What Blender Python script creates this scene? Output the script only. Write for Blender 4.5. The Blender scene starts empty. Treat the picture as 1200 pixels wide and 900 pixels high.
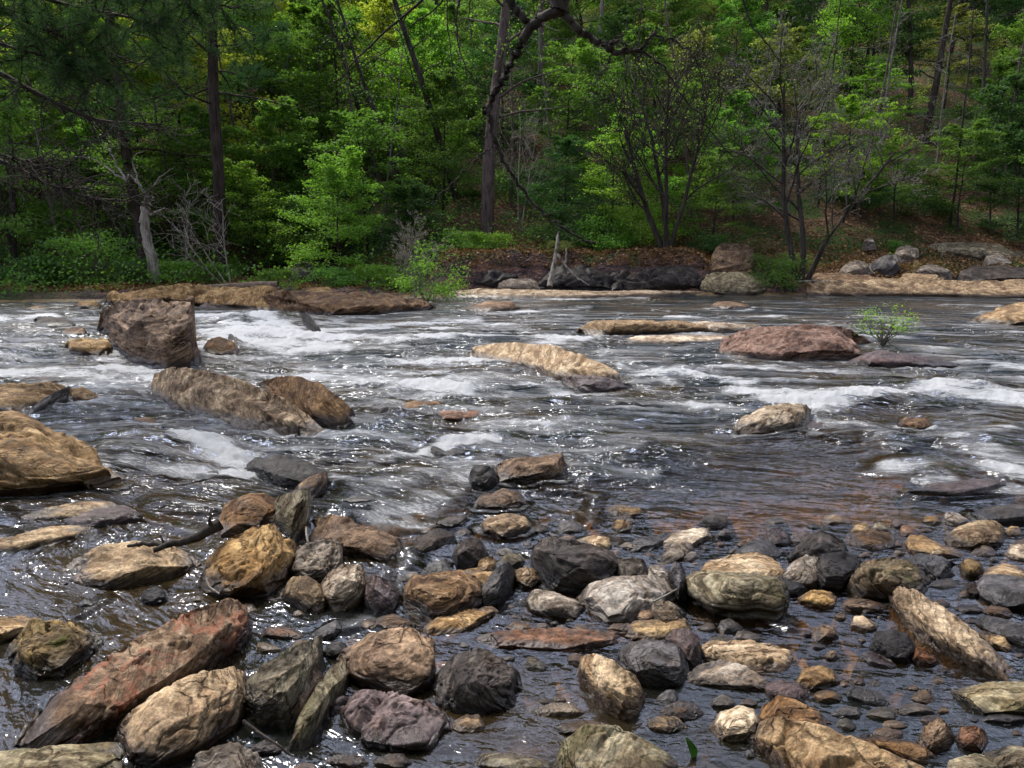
import bpy, math, random
import numpy as np
from mathutils import Vector
S_ = bpy.context.scene
COL = S_.collection
R = math.radians
rng = np.random.default_rng(7)
random.seed(7)

# ---------------------------------------------------------------- camera
F, HOR = 924.0, 290.0
PITCH = math.atan((450 - HOR) / F)
CZ = 2.2
CP, SP = math.cos(PITCH), math.sin(PITCH)
cam_d = bpy.data.cameras.new("camera"); cam = bpy.data.objects.new("camera", cam_d); COL.objects.link(cam)
cam_d.sensor_width = 36; cam_d.lens = 36 * F / 1200; cam_d.clip_end = 2000; cam_d.clip_start = 0.05
cam.location = (0, 0, CZ); cam.rotation_euler = (R(90) - PITCH, 0, 0)
S_.camera = cam

# ---------------------------------------------------------------- numpy noise
_perm = np.random.default_rng(3).permutation(256).astype(np.int64)
_perm = np.concatenate([_perm, _perm, _perm])
_g = np.random.default_rng(5).normal(size=(256, 3)); _g /= np.linalg.norm(_g, axis=1)[:, None]
def perlin(x, y, z=0.0):
    x, y, z = np.broadcast_arrays(np.asarray(x, float), np.asarray(y, float), np.asarray(z, float))
    xi = np.floor(x).astype(np.int64); yi = np.floor(y).astype(np.int64); zi = np.floor(z).astype(np.int64)
    xf, yf, zf = x - xi, y - yi, z - zi
    f = lambda t: t * t * t * (t * (t * 6 - 15) + 10)
    u, v, w = f(xf), f(yf), f(zf)
    def g(a, b, c):
        h = _perm[_perm[_perm[(xi + a) & 255] + ((yi + b) & 255)] + ((zi + c) & 255)]
        G = _g[h]
        return G[..., 0] * (xf - a) + G[..., 1] * (yf - b) + G[..., 2] * (zf - c)
    l = lambda a, b, t: a + t * (b - a)
    return 1.6 * l(l(l(g(0,0,0), g(1,0,0), u), l(g(0,1,0), g(1,1,0), u), v),
             l(l(g(0,0,1), g(1,0,1), u), l(g(0,1,1), g(1,1,1), u), v), w)
def fbm(x, y, z=0.0, o=4, gain=.5):
    s = 0; a = 1.0
    for i in range(o):
        s = s + a * perlin(x * 2**i + 17.3 * i, y * 2**i + 5.1 * i, np.asarray(z) * 2**i + 9.7 * i); a *= gain
    return s
def worley(x, y):
    xi = np.floor(x); yi = np.floor(y); d1 = np.full(x.shape, 9.0); d2 = d1.copy(); idv = np.zeros(x.shape)
    for a in (-1, 0, 1):
        for b in (-1, 0, 1):
            cx, cy = (xi + a).astype(np.int64), (yi + b).astype(np.int64)
            h = _perm[_perm[cx & 255] + (cy & 255)]
            h2 = _perm[h + 37]
            d = np.hypot(cx + .15 + .7 * h / 255 - x, cy + .15 + .7 * h2 / 255 - y)
            m = d < d1
            d2 = np.where(m, d1, np.minimum(d2, d)); idv = np.where(m, h / 255, idv); d1 = np.where(m, d, d1)
    return d1, d2, idv
def sst(a, b, x):
    t = np.clip((x - a) / (b - a), 0, 1); return t * t * (3 - 2 * t)

# ---------------------------------------------------------------- levels of river, bed and hill
def H(x, Y):
    return .15 * sst(7.5, 10.8, Y) + .15 * sst(13, 17, Y) + .05 * sst(20, 24, Y)
def shore(x):
    return np.interp(x, [-90, -40, -17.5, -8.9, -4.5, 0, 20, 60, 110], [24, 25, 27, 27.5, 29.0, 31, 31.3, 33, 36])
def gully_x(Y):
    return -8.2 - (Y - 30) * .22
def hill(x, Y):
    d = Y - shore(x)
    c = sst(-4, -2.5, x) * (1 - sst(7.5, 10, x))            # steep cut bank in the middle
    rr = sst(7.5, 10, x)                                    # stepped bank to the right
    ll = 1 - sst(-6, -3, x)
    dd = np.clip(d, 0, None)
    b = c * (1.55 * sst(.6, 2.4, dd) + .12 * sst(0, .5, dd)) + rr * (.25 * sst(0, .6, dd) + .75 * sst(1.2, 4.5, dd)) + ll * (.28 * sst(0, 1.0, dd) + .35 * sst(2, 6, dd))
    st = 3.0 + ll * 3.5
    s = np.clip(dd - st, 0, None)
    up = .46 * (np.sqrt(s * s + 9) - 3)
    up = np.where(s > 85, .46 * (np.sqrt(85**2 + 9) - 3) + .12 * (s - 85), up)
    g = -2.6 * np.exp(-((x - gully_x(Y)) / 2.6)**2) * sst(4, 14, dd)
    n = (fbm(x * .07, Y * .07, 1.0, 3) * 1.6 * sst(6, 30, dd)) + fbm(x * .5, Y * .5, 2.0, 3) * .14 * sst(.3, 2.5, dd) + fbm(x * 2.3, Y * 2.3, 2.0, 2) * .05 * sst(.2, 1, dd)
    return .35 + b + up + g + n
def bed(x, Y):
    d = shore(x) - Y
    dep = .16 + .10 * sst(5, 9, Y) + .2 * sst(8, 14, Y)
    dep = dep * sst(-.6, 1.5, d) + (-.1) * (1 - sst(-.6, 1.5, d))
    near = 1 - sst(-1.5, 2.2, Y)
    return H(x, Y) - dep + near * .75 + .03 * fbm(x * .9, Y * .9, 4.0, 2)
def surf(x, Y):
    x, Y = np.broadcast_arrays(np.asarray(x, float), np.asarray(Y, float))
    z = np.array(H(x, Y), float); m = Y > shore(x) - .3
    if m.any(): z[m] = np.maximum(z[m], hill(x[m], Y[m]))
    return z
def ray(px, py):
    a = (np.asarray(px, float) - 600) / F; b = (450 - np.asarray(py, float)) / F
    dy = CP + b * SP; dz = -SP + b * CP
    return a / dy, dz / dy                                   # x and z gained per metre of Y
_Ys = np.concatenate([np.linspace(2, 24, 160), np.linspace(24.1, 60, 300), np.linspace(60.3, 130, 160)])
def hit(px, py):
    ax, az = ray(px, py); ax = np.atleast_1d(ax); az = np.atleast_1d(az)
    ys = _Ys if np.min(py) < 372 else _Ys[_Ys < 26]
    Yg = ys[None, :]; X = ax[:, None] * Yg; Z = CZ + az[:, None] * Yg
    dlt = Z - surf(X, Yg)
    neg = dlt <= 0
    i = np.where(neg.any(1), neg.argmax(1), len(ys) - 1); i = np.clip(i, 1, None)
    r = np.arange(len(i)); d0, d1 = dlt[r, i - 1], dlt[r, i]
    t = np.clip(d0 / np.where(abs(d0 - d1) < 1e-9, 1, d0 - d1), 0, 1)
    return ys[i - 1] + t * (ys[i] - ys[i - 1])
def at(px, Y, py=None):
    """ground point under the pixel column px at distance Y; with py the point at that height"""
    ax, az = ray(px, 300 if py is None else py)
    x = float(ax) * Y
    return Vector((x, Y, float(surf(np.array(x), np.array(float(Y)))) if py is None else CZ + float(az) * Y))
def project(X, Y, Z):
    dz = Z - CZ
    f = Y * CP - dz * SP; u = Y * SP + dz * CP
    return 600 + F * X / f, 450 - F * u / f

# ---------------------------------------------------------------- mesh helpers
def link(name, me, mat=None, parent=None, smooth=True):
    o = bpy.data.objects.new(name, me); COL.objects.link(o)
    if mat: me.materials.append(mat)
    if parent: o.parent = parent
    return o
def np_mesh(name, V, quads, smooth=True, attrs=None, tris=None):
    me = bpy.data.meshes.new(name)
    V = np.asarray(V, np.float32); quads = np.asarray(quads, np.int32).reshape(-1, 4) if quads is not None and len(quads) else np.zeros((0, 4), np.int32)
    nt = 0 if tris is None else len(tris)
    loops = quads.ravel()
    if nt: loops = np.concatenate([loops, np.asarray(tris, np.int32).ravel()])
    me.vertices.add(len(V)); me.vertices.foreach_set('co', V.ravel())
    me.loops.add(len(loops)); me.loops.foreach_set('vertex_index', loops)
    nq = len(quads); me.polygons.add(nq + nt)
    st = np.concatenate([np.arange(nq) * 4, nq * 4 + np.arange(nt) * 3]).astype(np.int32)
    me.polygons.foreach_set('loop_start', st)
    me.polygons.foreach_set('use_smooth', np.full(nq + nt, smooth))
    for k, (t, v) in (attrs or {}).items():
        dom = 'FACE' if t == 'FACE' else 'POINT'
        ty = 'FLOAT_VECTOR' if t == 'VEC' else 'FLOAT'
        a = me.attributes.new(k, ty, dom)
        a.data.foreach_set('vector' if ty == 'FLOAT_VECTOR' else 'value', np.asarray(v, np.float32).ravel())
    me.update(calc_edges=True); me.validate()
    return me
def grid_quads(nr, nc, wrap=False):
    i = np.arange(nr - (0 if wrap else 1))[:, None]; j = np.arange(nc - 1)[None, :]
    i2 = (i + 1) % nr
    return np.stack([i * nc + j, i * nc + j + 1, i2 * nc + j + 1, i2 * nc + j], -1).reshape(-1, 4)
def tag(o, label=None, cat=None, group=None, kind=None):
    if label: o['label'] = label
    if cat: o['category'] = cat
    if group: o['group'] = group
    if kind: o['kind'] = kind
    return o
def empty(name, loc, rz=0):
    o = bpy.data.objects.new(name, None); COL.objects.link(o); o.location = loc; o.rotation_euler = (0, 0, rz); o.empty_display_size = .2
    return o

# ---------------------------------------------------------------- node helper
class N:
    def __init__(s, name):
        s.m = bpy.data.materials.new(name); s.m.use_nodes = True; s.t = s.m.node_tree; s.t.nodes.clear()
        s.out = s.t.nodes.new('ShaderNodeOutputMaterial')
    def n(s, ty, **k):
        nd = s.t.nodes.new('ShaderNode' + ty)
        for a, v in k.items():
            if a.startswith('i_'):
                key = a[2:]; key = int(key) if key.isdigit() else key.replace('_', ' ')
                s.put(nd.inputs[key], v)
            else: setattr(nd, a, v)
        return nd
    def put(s, inp, v):
        if isinstance(v, bpy.types.NodeSocket): s.t.links.new(v, inp)
        elif isinstance(v, (tuple, list)) and len(v) == 3 and inp.type == 'RGBA': inp.default_value = (*v, 1)
        else: inp.default_value = v
    def attr(s, name, fac=True):
        nd = s.n('Attribute', attribute_name=name); return nd.outputs['Fac' if fac else 'Vector']
    def math(s, op, a, b=None, c=None, clamp=False):
        nd = s.n('Math', operation=op, use_clamp=clamp); s.put(nd.inputs[0], a)
        if b is not None: s.put(nd.inputs[1], b)
        if c is not None: s.put(nd.inputs[2], c)
        return nd.outputs[0]
    def mix(s, f, a, b, mode='MIX'):
        nd = s.n('Mix', data_type='RGBA', blend_type=mode); s.put(nd.inputs[0], f); s.put(nd.inputs[6], a); s.put(nd.inputs[7], b); return nd.outputs[2]
    def rng(s, v, a, b, c=0.0, d=1.0, smooth=True):
        nd = s.n('MapRange', interpolation_type='SMOOTHSTEP' if smooth else 'LINEAR'); 
        for i, q in enumerate((v, a, b, c, d)): s.put(nd.inputs[i], q)
        return nd.outputs[0]
    def noise(s, vec, scale, detail=4, rough=.55, dist=0.0, dim='3D'):
        nd = s.n('TexNoise', noise_dimensions=dim); s.put(nd.inputs['Vector'], vec); nd.inputs['Scale'].default_value = scale
        nd.inputs['Detail'].default_value = detail; nd.inputs['Roughness'].default_value = rough; nd.inputs['Distortion'].default_value = dist
        return nd.outputs['Fac']
    def vmul(s, v, k):
        nd = s.n('VectorMath', operation='MULTIPLY'); s.put(nd.inputs[0], v); nd.inputs[1].default_value = k; return nd.outputs[0]
    def ramp(s, f, stops):
        nd = s.n('ValToRGB'); s.put(nd.inputs[0], f); e = nd.color_ramp.elements
        while len(e) < len(stops): e.new(.5)
        for q, (p, c) in zip(e, stops): q.position = p; q.color = (*c, 1) if len(c) == 3 else c
        return nd.outputs[0]
    def bump(s, h, st, dist=.02, nrm=None):
        nd = s.n('Bump'); nd.inputs['Strength'].default_value = st; nd.inputs['Distance'].default_value = dist; s.put(nd.inputs['Height'], h)
        if nrm is not None: s.put(nd.inputs['Normal'], nrm)
        return nd.outputs[0]
    def surf(s, sh): s.t.links.new(sh, s.out.inputs['Surface']); return s.m
    def prin(s, col, rough, nrm=None, spec=.4):
        nd = s.n('BsdfPrincipled'); s.put(nd.inputs['Base Color'], col); s.put(nd.inputs['Roughness'], rough)
        nd.inputs['Specular IOR Level'].default_value = spec if not isinstance(spec, bpy.types.NodeSocket) else .5
        if isinstance(spec, bpy.types.NodeSocket): s.put(nd.inputs['Specular IOR Level'], spec)
        if nrm is not None: s.put(nd.inputs['Normal'], nrm)
        return nd.outputs[0]

# ---------------------------------------------------------------- light
SUN_EL, SUN_AZ = 54.0, -32.0       # azimuth measured from +Y (straight ahead) towards +X; the sun stands beyond the river to the left
w = bpy.data.worlds.new("World"); S_.world = w; w.use_nodes = True
nt = w.node_tree; nt.nodes.clear()
sky = nt.nodes.new('ShaderNodeTexSky'); sky.sky_type = 'NISHITA'; sky.sun_disc = False
sky.sun_elevation = R(SUN_EL); sky.sun_rotation = R(SUN_AZ); sky.air_density = 1.2; sky.dust_density = 2.0; sky.ozone_density = 1.5
tc = nt.nodes.new('ShaderNodeTexCoord')
cn = nt.nodes.new('ShaderNodeTexNoise'); cn.inputs['Scale'].default_value = 3.2; cn.inputs['Detail'].default_value = 7; cn.inputs['Roughness'].default_value = .6
nt.links.new(tc.outputs['Generated'], cn.inputs['Vector'])
cr = nt.nodes.new('ShaderNodeValToRGB'); cr.color_ramp.elements[0].position = .33; cr.color_ramp.elements[1].position = .55
nt.links.new(cn.outputs['Fac'], cr.inputs[0])
cm = nt.nodes.new('ShaderNodeMix'); cm.data_type = 'RGBA'; 
sx = nt.nodes.new('ShaderNodeSeparateXYZ'); nt.links.new(tc.outputs['Generated'], sx.inputs[0])
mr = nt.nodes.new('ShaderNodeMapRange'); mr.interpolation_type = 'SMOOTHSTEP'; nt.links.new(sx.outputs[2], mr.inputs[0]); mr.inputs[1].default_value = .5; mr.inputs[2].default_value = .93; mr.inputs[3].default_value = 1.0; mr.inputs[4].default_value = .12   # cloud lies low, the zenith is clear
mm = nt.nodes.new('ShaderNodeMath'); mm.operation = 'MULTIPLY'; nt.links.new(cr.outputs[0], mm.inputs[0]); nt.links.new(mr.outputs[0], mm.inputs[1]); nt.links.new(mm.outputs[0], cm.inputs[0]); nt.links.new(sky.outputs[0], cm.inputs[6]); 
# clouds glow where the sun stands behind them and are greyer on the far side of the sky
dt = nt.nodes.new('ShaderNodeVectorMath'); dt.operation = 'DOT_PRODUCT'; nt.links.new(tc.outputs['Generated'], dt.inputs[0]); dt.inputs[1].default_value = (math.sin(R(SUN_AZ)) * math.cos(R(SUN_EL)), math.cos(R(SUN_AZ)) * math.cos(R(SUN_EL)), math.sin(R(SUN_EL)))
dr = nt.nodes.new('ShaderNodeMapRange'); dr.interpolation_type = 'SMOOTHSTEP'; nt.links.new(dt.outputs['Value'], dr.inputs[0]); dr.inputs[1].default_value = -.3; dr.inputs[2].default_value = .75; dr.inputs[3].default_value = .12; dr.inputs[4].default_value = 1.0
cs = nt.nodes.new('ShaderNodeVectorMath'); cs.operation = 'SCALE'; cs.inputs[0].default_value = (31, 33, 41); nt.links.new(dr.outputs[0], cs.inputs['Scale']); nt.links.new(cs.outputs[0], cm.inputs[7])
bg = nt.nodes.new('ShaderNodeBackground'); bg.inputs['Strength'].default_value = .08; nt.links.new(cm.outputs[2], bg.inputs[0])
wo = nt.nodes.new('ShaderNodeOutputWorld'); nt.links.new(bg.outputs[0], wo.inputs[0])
sd = bpy.data.lights.new("sun", 'SUN'); sd.energy = 4.3; sd.angle = R(12); sd.color = (1, .95, .86)
sun = bpy.data.objects.new("sun", sd); COL.objects.link(sun)
sv = Vector((math.sin(R(SUN_AZ)) * math.cos(R(SUN_EL)), math.cos(R(SUN_AZ)) * math.cos(R(SUN_EL)), math.sin(R(SUN_EL))))
sun.rotation_euler = sv.to_track_quat('Z', 'Y').to_euler(); sun.location = (0, 0, 40)
S_.view_settings.view_transform = 'Standard'; S_.view_settings.look = 'None'; S_.view_settings.exposure = 0.3; S_.view_settings.gamma = 1
S_.cycles.max_bounces = 5; S_.cycles.diffuse_bounces = 3; S_.cycles.transparent_max_bounces = 8; S_.cycles.caustics_reflective = False; S_.cycles.caustics_refractive = False
S_.cycles.use_denoising = True; S_.cycles.use_adaptive_sampling = True; S_.cycles.adaptive_threshold = .02
# ---------------------------------------------------------------- rock materials
def rock_mat(name, c1, c2, c3, wet=.23, rough=.75, moss=0.0, red=0.0, layer=1.0, always_wet=0.0):
    k = N(name); st = k.attr('st', False); hw = k.attr('hw')
    info = k.n('ObjectInfo'); rnd = info.outputs['Random']
    off = k.n('VectorMath', operation='ADD'); k.put(off.inputs[0], st)
    cv = k.n('CombineXYZ'); [k.put(cv.inputs[i], k.math('MULTIPLY', rnd, 37.0 + 11 * i)) for i in range(3)]; k.put(off.inputs[1], cv.outputs[0]); st = off.outputs[0]
    big = k.noise(k.vmul(st, (1.6, 1.6, 3.0)), 1.6, 5, .6, .4)
    lay = k.noise(k.vmul(st, (1.2, 1.5, 13.0 * layer)), 2.2, 6, .65, .25)
    fine = k.noise(st, 55, 5, .7)
    mid = k.noise(k.vmul(st, (1, 1, 2.2)), 11, 6, .65, .3)
    col = k.ramp(big, [(.28, c3), (.47, c1), (.64, c2)])
    col = k.mix(k.rng(lay, .42, .58), k.mix(.9, col, (.48, .43, .39), 'MULTIPLY'), col)
    col = k.mix(.6, col, k.ramp(mid, [(.34, (.30, .28, .26)), (.50, (1, 1, 1)), (.68, (1.4, 1.36, 1.28))]), 'MULTIPLY')
    col = k.mix(.7, col, k.ramp(fine, [(.34, (.40, .38, .36)), (.50, (1, 1, 1)), (.66, (1.55, 1.5, 1.45))]), 'MULTIPLY')
    grn = k.noise(st, 24, 4, .7); col = k.mix(.6, col, k.ramp(grn, [(.36, (.42, .40, .38)), (.5, (1, 1, 1)), (.64, (1.45, 1.42, 1.36))]), 'MULTIPLY')
    # dark partings that follow the layers
    wn = k.n('TexNoise'); k.put(wn.inputs['Vector'], st); wn.inputs['Scale'].default_value = 4; wn.inputs['Detail'].default_value = 5
    sc = k.n('VectorMath', operation='SCALE'); k.put(sc.inputs[0], wn.outputs['Color']); sc.inputs['Scale'].default_value = .7
    wv = k.n('VectorMath', operation='ADD'); k.put(wv.inputs[0], k.vmul(st, (.55, .8, 5.5))); k.put(wv.inputs[1], sc.outputs[0])
    vo = k.n('TexVoronoi', feature='DISTANCE_TO_EDGE'); k.put(vo.inputs['Vector'], wv.outputs[0]); vo.inputs['Scale'].default_value = 2.6
    crk = k.rng(vo.outputs['Distance'], .0, .05)
    crk = k.math('MAXIMUM', crk, k.rng(k.noise(st, 2.3, 3), .36, .50))
    col = k.mix(crk, k.mix(.8, col, (.16, .13, .11), 'MULTIPLY'), col)
    ln = k.noise(k.vmul(st, (.5, .8, 7.5)), 1.9, 5, .55, .35)
    gap = k.math('ABSOLUTE', k.math('SUBTRACT', ln, .5)); gap2 = k.math('ABSOLUTE', k.math('SUBTRACT', ln, .41))
    line = k.math('MINIMUM', k.rng(gap, .002, .016), k.rng(gap2, .001, .010))
    line = k.math('MAXIMUM', line, k.rng(k.noise(st, 1.7, 3), .40, .58))
    line = k.math('MAXIMUM', line, k.rng(k.math('FRACT', k.math('MULTIPLY', rnd, 3.7)), .35, .75, 0, .9))
    col = k.mix(line, k.mix(.62, col, (.14, .11, .09), 'MULTIPLY'), col)
    # pale rubbed patches and dark stains
    stn = k.noise(k.vmul(st, (1, 1, 1.6)), 3.1, 6, .68, .6)
    col = k.mix(k.math('MULTIPLY', k.rng(stn, .56, .66), .6), col, k.mix(1.0, col, (.40, .37, .35), 'MULTIPLY'))
    col = k.mix(k.math('MULTIPLY', k.rng(stn, .44, .34), .45), col, k.mix(1.0, col, (1.45, 1.42, 1.38), 'MULTIPLY'))
    if red > 0:
        rn = k.rng(k.noise(k.vmul(st, (1, 1, 1.5)), 3.6, 6, .7, .5), .50, .60); col = k.mix(k.math('MULTIPLY', rn, red), col, k.mix(fine, (.12, .045, .03), (.40, .17, .10)))
    if moss > 0:
        mn = k.rng(k.noise(st, 5.0, 6, .65), .50, .66); col = k.mix(k.math('MULTIPLY', mn, moss), col, (.055, .06, .02))
    # colour drifts from stone to stone
    hs = k.n('HueSaturation'); k.put(hs.inputs['Color'], col); k.put(hs.inputs['Value'], k.rng(rnd, 0, 1, .82, 1.2, False)); k.put(hs.inputs['Saturation'], k.rng(k.math('FRACT', k.math('MULTIPLY', rnd, 7.3)), 0, 1, .95, 1.28, False)); col = hs.outputs[0]
    edge = k.math('ADD', hw, k.math('MULTIPLY', k.math('SUBTRACT', k.noise(st, 5, 5), .5), .16))
    wetf = k.math('SUBTRACT', 1.0, k.rng(edge, .065, .15))
    if always_wet > 0: wetf = k.math('MAXIMUM', wetf, k.math('MULTIPLY', k.rng(k.noise(st, 2.2, 3), .35, .5), always_wet))
    wc = k.mix(1.0, col, (wet, wet * .88, wet * .80), 'MULTIPLY'); col = k.mix(wetf, col, wc)
    ro = k.math('SUBTRACT', rough, k.math('MULTIPLY', wetf, rough - .36)); ro = k.math('ADD', ro, k.math('MULTIPLY', k.math('SUBTRACT', mid, .5), .25))
    spec = k.math('ADD', .10, k.math('MULTIPLY', wetf, .22))
    h = k.math('ADD', k.math('MULTIPLY', mid, .32), k.math('ADD', k.math('MULTIPLY', lay, 1.0), k.math('ADD', k.math('MULTIPLY', grn, .30), k.math('MULTIPLY', fine, .16)))); h = k.math('ADD', h, k.math('ADD', k.math('MULTIPLY', crk, .35), k.math('MULTIPLY', line, .45)))
    nrm = k.bump(h, 1.0, .020)
    return k.surf(k.prin(col, ro, nrm, spec))
M = {}
M['tan'] = rock_mat('tan_rock', (.28, .195, .118), (.46, .345, .215), (.11, .08, .058))
M['gold'] = rock_mat('golden_rock', (.27, .198, .125), (.42, .32, .21), (.13, .096, .068))
M['cream'] = rock_mat('cream_rock', (.42, .335, .245), (.56, .47, .36), (.24, .18, .13), layer=.7)
M['brown'] = rock_mat('brown_rock', (.175, .118, .080), (.31, .215, .14), (.085, .064, .054))
M['grey'] = rock_mat('grey_rock', (.18, .155, .135), (.32, .28, .235), (.09, .08, .073))
M['pale'] = rock_mat('pale_grey_rock', (.30, .265, .235), (.43, .39, .34), (.16, .14, .125))
M['dark'] = rock_mat('dark_rock', (.065, .055, .052), (.13, .108, .095), (.032, .029, .03), always_wet=.25)
M['black'] = rock_mat('black_rock', (.030, .027, .028), (.065, .055, .052), (.018, .017, .017), rough=.65, always_wet=.3)
M['plum'] = rock_mat('greyish_brown_rock', (.20, .14, .12), (.31, .225, .19), (.11, .08, .072))
M['purple'] = rock_mat('purple_rock', (.115, .085, .086), (.20, .15, .145), (.062, .048, .05), rough=.6, always_wet=.5)
M['red'] = rock_mat('red_rock', (.22, .15, .10), (.34, .25, .17), (.10, .07, .05), red=.75)
M['rust'] = rock_mat('rust_rock', (.20, .122, .090), (.31, .20, .145), (.10, .064, .05))
M['moss'] = rock_mat('mossy_rock', (.17, .13, .085), (.28, .215, .13), (.08, .063, .045), moss=.7)
M['olive'] = rock_mat('olive_rock', (.19, .165, .12), (.31, .275, .20), (.095, .083, .063), moss=.3)
M['slate'] = rock_mat('slate_rock', (.085, .08, .083), (.16, .15, .152), (.045, .043, .046), rough=.55, always_wet=.3)

def bark(name, c1, c2, sc=9):
    k = N(name); g = k.n('TexCoord').outputs['Object']
    n1 = k.noise(k.vmul(g, (1, 1, .18)), sc, 5, .7, .3); n2 = k.noise(g, 1.3, 3)
    col = k.ramp(n1, [(.35, c1), (.65, c2)]); col = k.mix(.5, col, k.ramp(n2, [(.3, (.6, .6, .6)), (.7, (1.3, 1.3, 1.3))]), 'MULTIPLY')
    return k.surf(k.prin(col, .9, k.bump(n1, .8, .04), .15))
M['bark_dark'] = bark('dark_bark', (.018, .015, .013), (.075, .062, .052))
M['bark_pine'] = bark('pine_bark', (.020, .015, .013), (.075, .055, .046))
M['bark_pink'] = bark('pinkish_bark', (.05, .038, .034), (.15, .11, .10))
M['bark_grey'] = bark('grey_bark', (.09, .082, .07), (.24, .22, .19))
M['bark_pale'] = bark('pale_dead_wood', (.10, .085, .07), (.40, .36, .30), 7)
M['log'] = bark('driftwood', (.09, .062, .045), (.26, .19, .14), 6)

def leaf_mat(name, c1, c2, trans=.45):
    k = N(name); r = k.attr('rnd'); info = k.n('ObjectInfo')
    col = k.mix(r, c1, c2)
    hs = k.n('HueSaturation'); k.put(hs.inputs['Color'], col); k.put(hs.inputs['Value'], k.rng(info.outputs['Random'], 0, 1, .78, 1.22, False))
    k.put(hs.inputs['Hue'], k.rng(k.math('FRACT', k.math('MULTIPLY', info.outputs['Random'], 5.7)), 0, 1, .485, .515, False)); col = hs.outputs[0]
    d = k.n('BsdfDiffuse'); k.put(d.inputs[0], col)
    t = k.n('BsdfTranslucent'); k.put(t.inputs[0], k.mix(1.0, col, (1.25, 1.35, .55), 'MULTIPLY'))
    gl = k.n('BsdfGlossy'); gl.inputs['Roughness'].default_value = .5; gl.inputs[0].default_value = (.5, .5, .5, 1)
    m = k.n('MixShader'); m.inputs[0].default_value = trans; k.put(m.inputs[1], d.outputs[0]); k.put(m.inputs[2], t.outputs[0])
    m2 = k.n('MixShader'); m2.inputs[0].default_value = .03; k.put(m2.inputs[1], m.outputs[0]); k.put(m2.inputs[2], gl.outputs[0])
    return k.surf(m2.outputs[0])
M['leaf_bright'] = leaf_mat('bright_green_leaves', (0.118, 0.236, 0.035), (0.224, 0.401, 0.071), 0.5)
M['leaf_mid'] = leaf_mat('mid_green_leaves', (0.077, 0.159, 0.035), (0.142, 0.266, 0.059), 0.5)
M['leaf_dark'] = leaf_mat('dark_green_leaves', (0.035, 0.083, 0.028), (0.071, 0.147, 0.045), 0.4)
M['leaf_bud'] = leaf_mat('budding_leaves', (.12, .17, .04), (.22, .28, .07), .5)
M['leaf_yellow'] = leaf_mat('yellow_green_leaves', (0.224, 0.283, 0.047), (0.389, 0.437, 0.088), 0.5)
M['leaf_olive'] = leaf_mat('olive_leaves', (0.118, 0.142, 0.053), (0.212, 0.236, 0.088), 0.5)
M['needle'] = leaf_mat('pine_needles', (0.031, 0.077, 0.028), (0.071, 0.142, 0.047), .3)

def ground_mat():
    k = N('leaf_litter_ground'); g = k.n('NewGeometry').outputs['Position']
    rk = k.attr('rock')
    v = k.n('TexVoronoi'); k.put(v.inputs['Vector'], g); v.inputs['Scale'].default_value = 9
    leafc = k.ramp(k.math('FRACT', k.math('MULTIPLY', k.n('SeparateColor', i_Color=v.outputs['Color']).outputs[0], 3.0)), [(.0, (.04, .025, .016)), (.35, (.11, .058, .033)), (.7, (.19, .10, .055)), (1, (.27, .165, .10))])
    n = k.noise(g, .35, 5, .6); n2 = k.noise(g, 2.5, 4, .6)
    soil = k.mix(k.rng(n2, .4, .65), leafc, (.06, .035, .022))
    green = k.mix(k.rng(n2, .3, .7), (.02, .045, .012), (.06, .09, .022))
    col = k.mix(k.rng(n, .42, .58), soil, green)
    rc = k.ramp(k.noise(k.vmul(g, (1, 1, 4)), 1.2, 7, .68, .4), [(.35, (.035, .026, .028)), (.5, (.10, .065, .06)), (.62, (.24, .125, .085)), (.75, (.30, .20, .13))])
    col = k.mix(rk, col, rc)
    h = k.math('ADD', v.outputs['Distance'], k.noise(g, 6, 6, .7))
    return k.surf(k.prin(col, .9, k.bump(h, 1.0, .12), .15))
M['ground'] = ground_mat()

def bed_mat():
    k = N('river_bed'); g = k.n('NewGeometry').outputs['Position']; cid = k.attr('cid')
    n = k.noise(g, .8, 3, .5); f = k.noise(g, 26, 5, .7)
    c = k.ramp(cid, [(.0, (.06, .034, .014)), (.3, (.17, .098, .03)), (.55, (.11, .075, .038)), (.8, (.26, .16, .055)), (1, (.14, .10, .06))])
    c = k.mix(.6, c, k.ramp(f, [(.3, (.4, .4, .4)), (.7, (1.4, 1.4, 1.4))]), 'MULTIPLY')
    c = k.mix(k.rng(n, .34, .50), k.mix(1.0, c, (.45, .42, .40), 'MULTIPLY'), c)
    return k.surf(k.prin(c, .35, k.bump(f, .6, .02), .4))
M['bed'] = bed_mat()

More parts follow.
